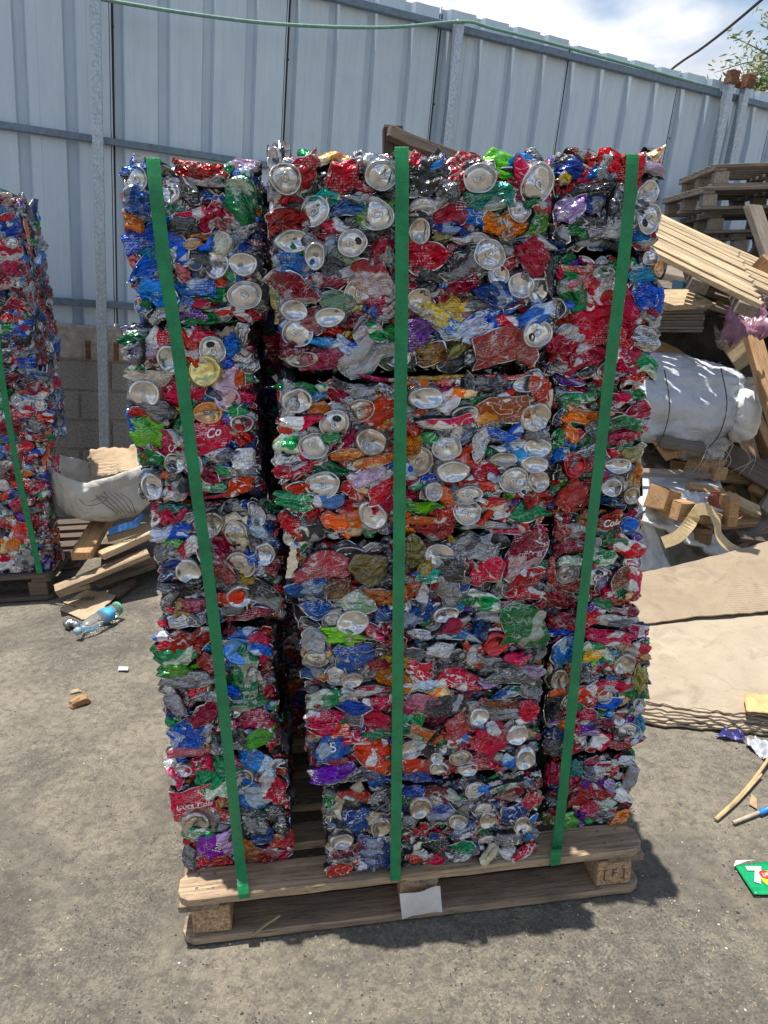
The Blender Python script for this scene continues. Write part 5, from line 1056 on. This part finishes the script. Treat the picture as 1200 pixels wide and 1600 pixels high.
# ------------------------------------------------------------------ the heap at the right
HP = 'pallets stacked at the right by the fence'
BASE = G(1300, 760); pcx = Vector(U(1122, 256, 5.3))
pyaw = R(-14)
pr = None
names = ['topmost grey pallet of the stack by the fence, its boards bleached', 'second pallet from the top of the stack by the fence', 'third pallet from the top of the stack by the fence', 'fourth pallet from the top of the stack by the fence', 'fifth pallet down, just above the slatted panels']
ztop = pcx.z
proto = empty('stacked_pallet', (0, 0, 0)); build_pallet(proto, 1.15, 1.0, (WOODG, WOODG, CHIPG), 500)
offs = [(0, 0, 0), (-.10, -.06, 3), (.02, .04, -2), (.20, 0, 4), (.1, .05, 0)]
kids = list(proto.children)
for k in range(14):
    if k == 0: o = proto
    else:
        o = proto.copy(); col.objects.link(o)
        for ch in kids: c_ = ch.copy(); col.objects.link(c_); c_.parent = o
    ox, oy, oa = offs[k] if k < 5 else (.1 + .02 * (k % 3), .03 * (k % 2), (k * 7) % 5 - 2)
    z = ztop - .146 - k * .150
    if z < -.02: 
        for ch in list(o.children): bpy.data.objects.remove(ch)
        bpy.data.objects.remove(o); break
    o.location = (pcx.x + ox - .04, pcx.y + oy, z); o.rotation_euler = (R(.8), R(0.5), pyaw + R(oa))
    tag(o, names[k] if k < 5 else 'grey pallet behind the heap, %s from the top of its stack' % ['sixth', 'seventh', 'eighth', 'ninth', 'tenth', 'eleventh', 'twelfth', 'thirteenth', 'fourteenth'][k - 5], 'pallet', HP)
HS = 1.5
def UH(px, py, Y): return U(px, py, Y * HS)
def slat_panel(name, c0, ex, ey, nsl, mat, th, label):
    """thick panel of parallel slats: c0 corner, ex along the slats, ey across"""
    c0 = np.array(c0, float); ex = np.array(ex, float); ey = np.array(ey, float); nn = np.cross(ex, ey); nn /= np.linalg.norm(nn)
    if nn[2] < 0: nn = -nn
    root = empty(name, tuple(c0)); tag(root, label, 'slatted panel', 'slatted wood panels on the heap')
    w_ = np.linalg.norm(ey) / nsl
    for k in range(nsl):
        a = ey * ((k + .5) / nsl) + nn * random.Random(k + nsl).uniform(-.004, .004); ln = 1 + random.Random(k).uniform(-.02, .02)
        plank('slat', a, a + ex * ln, w_ * .70, th, mat, nn, root, .0015)
    for q in (.12, .5, .9):
        a = ex * q - nn * th * 1.6
        plank('cross_slat', a, a + ey, .09, th * 2.2, WOODG, nn, root, .002)
slat_panel('slatted_panel', UH(1000, 322, 2.95), UH(1150, 393, 2.7) - UH(1000, 322, 2.95), UH(1012, 392, 2.45) - UH(1000, 322, 2.95), 11, WOODL, .026, 'pale slatted wood panel sloping down beside the right column')
slat_panel('slatted_panel', UH(1085, 362, 3.3), UH(1330, 470, 3.0) - UH(1085, 362, 3.3), UH(1068, 400, 2.85) - UH(1085, 362, 3.3), 10, WOODL, .026, 'pale slatted wood panel further right, below the pallet stack')
HG = 'boards and beams in the wood heap'
def hp(a, b, w_, t, mat, lab, up=(0, -.4, 1)): return plank('heap_board', a, b, w_ * HS, t * HS, mat, up, None, .003, lab, 'board', HG)
hp(UH(1020, 470, 2.9), UH(1096, 466, 3.0), .16, .02, WOODL, 'pale wedge of board beside the right column, under the slatted panel')
hp(UH(1030, 448, 3.4), UH(1230, 476, 3.4), .10, .03, WOODG, 'grey board running right below the slatted panels')
hp(UH(1085, 470, 2.95), UH(1260, 520, 2.9), .05, .02, WOODG, 'thin grey lath crossing above the purple sheet')
hp(UH(1015, 545, 3.0), UH(1160, 572, 3.1), .09, .03, WOODO, 'long orange brown board above the blue white bulk bag', (0, -1, .5))
hp(UH(1110, 500, 3.3), UH(1200, 560, 3.2), .10, .03, WOODO, 'orange board behind the purple sheet')
hp(UH(1141, 562, 2.9), UH(1182, 535, 2.85), .11, .03, WOODL, 'short bright triangular board end under the purple sheet', (0, -.8, .6))
hp(UH(1168, 505, 2.75), UH(1225, 690, 2.45), .06, .035, WOODO, 'thick leaning beam at the far right edge, upper end cut', (0, -1, .2))
hp(UH(1142, 560, 3.0), UH(1222, 760, 2.7), .045, .045, WOODO, 'narrow leaning beam right of the bulk bag', (.3, -1, .1))
hp(UH(1150, 640, 2.85), UH(1198, 805, 2.6), .075, .022, WOODO, 'wide flat board leaning right of the bulk bag, lower part sunlit', (.1, -1, .1))
hp(UH(1130, 690, 2.75), UH(1175, 800, 2.7), .03, .03, WOODD, 'dark thin stick leaning behind the wooden blocks')
hp(UH(1140, 850, 2.5), UH(1240, 790, 2.55), .07, .04, WOODG, 'grey board slanting up above the cardboard sheets')
hp(UH(1090, 823, 2.42), UH(1180, 816, 2.5), .03, .022, WOODO, 'thin orange board lying level behind the yellow strap')
hp(UH(1150, 815, 2.6), UH(1186, 800, 2.55), .05, .04, WOODO, 'short orange board end touching the leaning boards')
hp(UH(1028, 676, 2.7), UH(1054, 712, 2.6), .07, .03, WOODO, 'short brown board under the left end of the bulk bag', (0, -1, .3))
hp(UH(1085, 735, 2.6), UH(1118, 722, 2.7), .08, .06, WOODO, 'square brown board end below the sack mouth')
hp(UH(1000, 695, 2.9), UH(1120, 735, 2.9), .09, .03, WOODG, 'dull grey board in shade under the bulk bag')
hp(UH(1010, 712, 2.85), UH(1090, 745, 2.8), .10, .02, WOODG, 'second dull grey board in shade under the bulk bag')
hp(UH(1000, 738, 2.5), UH(1125, 742, 2.6), .03, .02, WOODG, 'thin grey edge board above the whitish panel')
for q in ((1040, 425, 3.2, 1120, 436, 3.1, .07, WOODG, 'grey board end just under the sloping slatted panel'), (1100, 452, 3.1, 1210, 486, 3.0, .06, WOODD, 'dark board between the two grey laths'),
          (1130, 432, 3.1, 1240, 452, 3.1, .08, WOODG, 'grey board in shade below the right slatted panel'), (1095, 515, 3.1, 1190, 548, 3.0, .06, WOODD, 'dark board behind the orange brown one'),
          (1180, 560, 3.1, 1240, 640, 3.0, .09, WOODD, 'dark board leaning at the right edge behind the beams'), (1165, 620, 3.1, 1250, 610, 3.1, .05, WOODG, 'grey lath crossing behind the leaning beams'),
          (1150, 700, 3.0, 1240, 720, 3.0, .07, WOODD, 'dark board low behind the wide leaning board'), (1120, 765, 2.8, 1180, 740, 2.85, .05, WOODG, 'grey stick between the whitish panel and the leaning board'),
          (1180, 770, 2.6, 1240, 700, 2.7, .06, WOODO, 'orange board rising steeply at the right edge'), (1030, 690, 2.6, 1100, 700, 2.62, .05, WOODG, 'grey lath directly below the bulk bag'),
          (1075, 760, 2.5, 1130, 772, 2.5, .035, WOODO, 'thin orange lath on the whitish panel'), (1145, 780, 2.5, 1185, 800, 2.5, .05, WOODL, 'pale broken lath at the foot of the leaning board'),
          (1150, 838, 2.45, 1215, 846, 2.5, .04, WOODD, 'dark stick beside the grey slanting board'), (1100, 598, 3.1, 1150, 580, 3.1, .05, WOODO, 'orange lath peeking above the bulk bag')):
    hp(UH(*q[:3]), UH(*q[3:6]), q[6], .022, q[7], q[8], (0, -.7, 1))
# stack of thin boards seen from its layered edge
c = UH(1070, 498, 2.95); root = empty('board_pile', tuple(c)); tag(root, 'low pile of thin layered boards with a white top sheet beside the right column', 'board pile')
for k in range(9):
    link('thin_board', box_me('thin_board', .45, .45, .0155, WOODG if k else simple('white_board', (.6, .6, .6), .7), .001, .002, 2, 600 + k), root,
         Matrix.Translation((-.09 + .005 * math.sin(k * 2.1), .18 + .006 * math.cos(k * 3), .075 - k * .0177)) @ Matrix.Rotation(-.25 + .015 * math.sin(k * 1.7), 4, 'Z'))
# blue crate bit
o = link('blue_box', box_me('blue_box', .21, .15, .18, simple('faded_blue_plastic', (.05, .14, .22), .5), .005), None, Matrix.Translation(tuple(UH(1082, 435, 3.3)))); tag(o, 'faded blue box under the slatted panel', 'box')
PUR = simple('purple_film', (0.27, 0.13, 0.18), 0.35, 0, .3, 20, .3)
o = sheet('purple_sheet', [UH(1122, 538, 2.5), UH(1204, 520, 2.5), UH(1194, 466, 2.62), UH(1138, 476, 2.62)], PUR, 21, .03, .002, (22, 18), f0=7, ragged=.06); tag(o, 'crumpled purple plastic sheet hanging over the heap', 'plastic sheet')
# bulk bag
def bulk():
    c = Vector(UH(1062, 640, 2.75)); root = empty('bulk_bag', tuple(c)); tag(root, 'full bluish white bulk bag in the heap with dark seams', 'bulk bag')
    sag_blob('bag_body', (0, 0.18, .03), (.45, .42, .262), BAGB, 5, .06, root, (.8, 1), (110, 70), rot=-.12)
    sag_blob('bag_spout', (.30, -.15, -.02), (.09, .105, .15), BAGW, 6, .10, root, (.9, 1), (24, 20))
    for k, xs in enumerate((-.13, .09)):
        pts = [(xs, -.165 + .06, .17), (xs - .01, -.19, .05), (xs - .025, -.19, -.06), (xs - .03, -.12, -.14)]
        link('seam', tube_me('seam', spline([np.array(p_) * HS for p_ in pts], 5), .0032, THR, 5), root)
    rg = random.Random(4)
    for k in range(8):
        x = .02 + k * .025; pts = [(x, -.20, -.10), (x + rg.uniform(-.05, .05), -.21, -.16), (x + rg.uniform(-.06, .03), -.19, -.2 - rg.random() * .03)]
        link('frayed_thread', tube_me('frayed_thread', spline([np.array(p_) * HS for p_ in pts], 4), .0018, BAG, 4), root)
bulk()
o = sag_blob('grey_sack', UH(1128, 625, 3.05), (.24, .3, .25), BAG, 15, .12); tag(o, 'grey sack behind the bulk bag, partly hidden by the leaning beams', 'sack')
o = sag_blob('sagging_cloth', UH(1095, 700, 2.72), (.15, .15, .075), BAG, 16, .25); tag(o, 'grey frayed cloth hanging below the bulk bag', 'cloth')
# whitish panel, blocks, white sack, yellow strap
o = sheet('pale_panel', [UH(1004, 790, 2.35), UH(1140, 800, 2.35), UH(1122, 742, 2.65), UH(1004, 742, 2.65)], simple('scuffed_white_panel', (.50, .52, .54), .5, 0, .2, 12, .2), 23, .004, .012, (10, 8), smooth=True); tag(o, 'scuffed whitish panel behind the wooden blocks', 'panel')
o = sheet('clear_wrap', [UH(1062, 800, 2.36), UH(1100, 806, 2.36), UH(1100, 768, 2.45), UH(1066, 766, 2.45)], simple('milky_film', (.55, .56, .56), .3), 24, .015, .001, (14, 12), f0=9); tag(o, 'milky crumpled film between the wooden blocks', 'plastic film')
BG = 'chipboard blocks dumped on the white sack'
for (px, py, Y, sx, sz, a, mat, lab) in ((1036, 780, 2.33, .085, .08, .5, WOODO, 'larger orange wooden block by the right column'), (1058, 795, 2.30, .075, .065, .35, WOODO, 'smaller orange wooden block right of the larger one'),
                                         (1102, 806, 2.36, .08, .04, .1, WOODO, 'flat orange block under the yellow strap'), (1137, 795, 2.36, .045, .11, 0, WOODO, 'upright square orange post stub among the blocks'),
                                         (1092, 835, 2.36, .05, .06, .2, WOODO, 'orange block wedged below the yellow strap'), (1122, 790, 2.4, .03, .10, -.6, simple('red_painted_wood', (.30, .07, .05), .7), 'narrow red painted stick between the blocks'),
                                         (1115, 738, 2.6, .06, .05, .3, WOODO, 'small orange block on top of the whitish panel')):
    o = link('wooden_block', box_me('wooden_block', sx * HS, .12, sz * HS, mat, .006, .006, 3, px), None, Matrix.Translation(tuple(UH(px, py, Y))) @ Matrix.Rotation(a, 4, 'Z') @ Matrix.Rotation(a * .7, 4, 'Y')); tag(o, lab, 'wooden block', BG)
o = sheet('white_sack', [UH(985, 900, 2.32), UH(1050, 892, 2.3), UH(1012, 800, 2.42), UH(980, 780, 2.45)], BAGW, 31, .012, .01, (20, 16), f0=6); tag(o, 'bright white sack lying flat beside the right column', 'sack')
o = sheet('white_sack_fold', [UH(990, 800, 2.30), UH(1135, 875, 2.3), UH(1158, 858, 2.42), UH(1005, 772, 2.42)], BAGW, 32, .012, .012, (26, 12), f0=6, curl=-.05); tag(o, 'long folded edge of white sacking slanting down under the blocks', 'sacking')
o = sheet('grey_sacking', [UH(1030, 905, 2.38), UH(1170, 880, 2.4), UH(1060, 820, 2.45), UH(1000, 800, 2.45)], BAG, 33, .015, .01, (20, 14), f0=6); tag(o, 'shaded grey sacking below the white fold, above the cardboard', 'sacking')
YEL = simple('yellow_webbing', (0.50, 0.38, 0.20), 0.7, 0, .15, 60, .3)
o = link('yellow_strap', ribbon_me('yellow_strap', spline([UH(1036, 848, 2.24), UH(1060, 838, 2.22), UH(1080, 815, 2.22), UH(1092, 796, 2.26), UH(1112, 800, 2.3), UH(1120, 818, 2.28), UH(1124, 838, 2.26), UH(1140, 855, 2.24), UH(1165, 868, 2.24)], 6),
     [(0, .5, 1) if k < 14 else (.5, .6, .5) for k in range(49)], .062, .004, YEL)); tag(o, 'flat yellowish webbing strap curling over the white sacking', 'strap')
# dark bulk under and behind everything: individual broken boards
rg = random.Random(12)
USED = set()
for k in range(75):
    px, py = rg.uniform(1000, 1330), rg.uniform(450, 880); Y = rg.uniform(3.0, 3.6) if py < 700 else rg.uniform(2.6, 3.1)
    c = Vector(UH(px, py, Y)); 
    if c.z < .06: continue
    d = Vector((rg.uniform(-1, 1), rg.uniform(-.4, .4), rg.uniform(-.45, .45))).normalized() * rg.uniform(.3, .75)
    mt = rg.choice([WOODD, WOODG, WOODG, WOODO, WOODD]); bw_ = rg.uniform(.05, .11)
    tone = {WOODD: 'dark brown', WOODG: 'weathered grey', WOODO: 'orange brown'}[mt]
    where = ('just right of the bale column', 'in the middle of the heap', 'near the right edge')[0 if px < 1075 else 1 if px < 1150 else 2] + (', above the bulk bag' if py < 570 else ', level with the bulk bag' if py < 700 else ', low behind the wooden blocks')
    slope = 'steep' if abs(d.z) > .75 * abs(d.x) else 'level' if abs(d.z) < .2 * abs(d.x) else 'rising' if d.z * d.x > 0 else 'falling'
    lb = tone + ' ' + ('narrow' if bw_ < .075 else 'wide') + ' ' + slope + ' board ' + where
    if lb in USED: continue
    USED.add(lb)
    hp(c - d, c + d, bw_, rg.uniform(.018, .035), mt, lb, (rg.uniform(-.5, .5), -1, rg.uniform(.1, 1)))
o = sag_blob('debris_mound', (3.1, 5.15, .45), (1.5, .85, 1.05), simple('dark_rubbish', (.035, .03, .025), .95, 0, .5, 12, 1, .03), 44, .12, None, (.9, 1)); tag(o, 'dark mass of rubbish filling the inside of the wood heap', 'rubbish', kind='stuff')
# flattened cardboard sheets on the ground
def cards():
    lay = [([(965, 1112), (1330, 1165), (1330, 860), (965, 935)], 0.0, 9)]
    rg = np.random.RandomState(2)
    for k in range(8):
        z = .006 + k * .0078
        cs = [G(965 + rg.uniform(-12, 12), 1128 - k * 5.5 + rg.uniform(-2, 2), z), G(1340, 1160 - k * 2.5 + rg.uniform(-3, 3), z), G(1340, 905, z + .01), G(960, 950, z + .01)]
        
        nm_ = ('lowest', 'second from the ground', 'third from the ground', 'fourth from the ground', 'fifth from the ground', 'sixth from the ground', 'second from the top', 'top')[k]
        o = sheet('cardboard_sheet', cs, CARDP, 60 + k, .0008 if k < 7 else .007, .0062, (44, 30), f0=1.1 if k == 7 else 2.2, ragged=.009, smooth=False); tag(o, 'pale cardboard sheet, %s in the flattened pile, only its front edge showing' % nm_ if k < 7 else 'topmost bleached cardboard sheet of the flattened pile at right', 'cardboard sheet', 'flattened cardboard sheets on the asphalt')
    cs = [G(955, 978, .085), G(1340, 942, .10), U(1340, 815, 3.5), U(975, 902, 3.15)]
    o = sheet('cardboard_sheet', cs, CARDT, 80, .006, .006, (40, 26), f0=1.3, ragged=.008, smooth=False); tag(o, 'tan corrugated cardboard sheet leaning back behind the bleached one', 'cardboard sheet', 'flattened cardboard sheets on the asphalt')
    for k in range(7):   # corrugation creases
        pass
    o = sheet('tape_scrap', [G(1168, 1112, .085), G(1215, 1118, .09), G(1215, 1085, .10), G(1162, 1085, .098)], simple('tan_tape', (.58, .38, .16), .6), 81, .002, .001, (8, 6), ragged=.05); tag(o, 'torn orange tan scrap of card on the bleached cardboard', 'scrap')
cards()
# litter at the right
o = sheet('blue_wrapper', [G(1118, 1150, .006), G(1165, 1158, .006), G(1160, 1143, .025), G(1128, 1138, .02)], simple('dark_blue_film', (.05, .05, .20), .35), 90, .012, .0008, (14, 8), f0=20); tag(o, 'dark blue and white crumpled wrapper at the edge of the cardboard', 'wrapper')
o = sheet('grey_film', [G(1165, 1162, .005), G(1198, 1190, .005), G(1215, 1172, .02), G(1178, 1150, .02)], simple('silver_grey_film', (.42, .44, .50), .35), 91, .012, .0008, (14, 8), f0=20); tag(o, 'grey translucent film crumpled on the asphalt at the right edge', 'plastic film')
STK = simple('dry_reed', (.48, .34, .17), .8)
o = link('dry_stick', tube_me('dry_stick', spline([G(1118, 1280, .006), G(1150, 1250, .012), G(1180, 1215, .012), G(1215, 1165, .03)], 6), .006, STK, 6)); tag(o, 'long dry reed lying on the asphalt at the right', 'stick')
o = link('dry_stick', tube_me('dry_stick', spline([G(1120, 1281, .006), G(1156, 1248, .01), G(1190, 1210, .012)], 6), .004, STK, 6)); tag(o, 'thinner dry reed lying along the long one', 'stick')
r_ = empty('blue_tipped_stick', tuple(G(1146, 1285, .005))); tag(r_, 'pale stick with a bright blue end on the asphalt', 'stick')
p0 = Vector(r_.location); link('stick', tube_me('stick', [Vector(G(1146, 1285, .007)) - p0, Vector(G(1190, 1268, .009)) - p0], .006, simple('grey_stick', (.45, .38, .28), .8), 7), r_)
link('blue_tip', tube_me('blue_tip', [Vector(G(1186, 1270, .0095)) - p0, Vector(G(1235, 1250, .011)) - p0], .009, simple('bright_blue', (.02, .2, .6), .4), 7), r_)
o = link('dry_leaf', sheet('dry_leaf', [G(1168, 1260, .004), G(1183, 1264, .004), G(1180, 1246, .012), G(1172, 1238, .01)], simple('dry_leaf', (.42, .26, .15), .8), 93, .002, .0008, (6, 6)).data) if False else sheet('dry_leaf', [G(1170, 1256, .004), G(1183, 1264, .004), G(1182, 1248, .012), G(1174, 1240, .01)], simple('dry_leaf_brown', (.42, .26, .15), .8), 93, .002, .0008, (6, 6)); tag(o, 'brown dry leaf between the reed and the blue-ended stick', 'leaf')
# green soft drink wrapper with its writing
def wrapper():
    A, B, C_, D_ = G(1178, 1398, .004), G(1232, 1398, .004), G(1215, 1345, .004), G(1148, 1352, .004)
    o = sheet('drink_wrapper', [D_, A, B, C_], simple('green_wrapper', (.005, .28, .10), .3), 95, .0015, .0008, (10, 8)); tag(o, 'green drink wrapper with a white figure seven on the asphalt', 'wrapper')
    c = np.array(o.location)
    wh = simple('wrapper_white', (.75, .75, .72), .4); rd = simple('wrapper_red', (.7, .05, .02), .4); ly = simple('wrapper_lime', (.45, .6, .05), .4)
    V = np.array([v.co for v in o.data.vertices])
    def dec(name, me, px, py, dz, rot=0.0):
        p = G(px, py, .004) - c
        link(name, me, o, Matrix.Translation((p[0], p[1], dz)) @ Matrix.Rotation(rot, 4, 'Z'))
    dec('lime_patch', tube_me('lime_patch', [(0, 0, 0), (0, 0, .0006)], .032, ly, 20), 1208, 1376, .0036)
    dec('printed_seven', text_me('printed_seven', '7', .075, wh, 0, .004), 1183, 1370, .0048, -.15)
    dec('red_dot', tube_me('red_dot', [(0, 0, 0), (0, 0, .0006)], .015, rd, 20), 1195, 1369, .0054)
    dec('printed_word', text_me('printed_word', 'UP', .015, wh), 1196, 1369, .0064, -.1)
    s_ = sheet('white_edge', [G(1146, 1354, .007), G(1166, 1346, .007), G(1180, 1345, .012), G(1150, 1344, .01)], wh, 96, .003, .0008, (8, 4), parent=None)
    s_.parent = o; s_.location = Vector(s_.location) - Vector(o.location)
wrapper()
# timber standing behind the front stack
r_ = empty('broken_frame', tuple(U(614, 245, 2.35))); tag(r_, 'broken wooden frame end sticking up behind the centre bales', 'wooden frame')
p0 = np.array(r_.location)
plank('upright', U(613, 300, 2.35) - p0, U(613, 199, 2.35) - p0, .055, .05, WOODD, (0, -1, 0), r_)
plank('brace', U(606, 206, 2.30) - p0, U(720, 252, 2.30) - p0, .035, .03, WOODD, (0, -1, .3), r_)
plank('slat', U(625, 232, 2.33) - p0, U(660, 250, 2.33) - p0, .04, .02, WOODO, (0, -1, .3), r_)
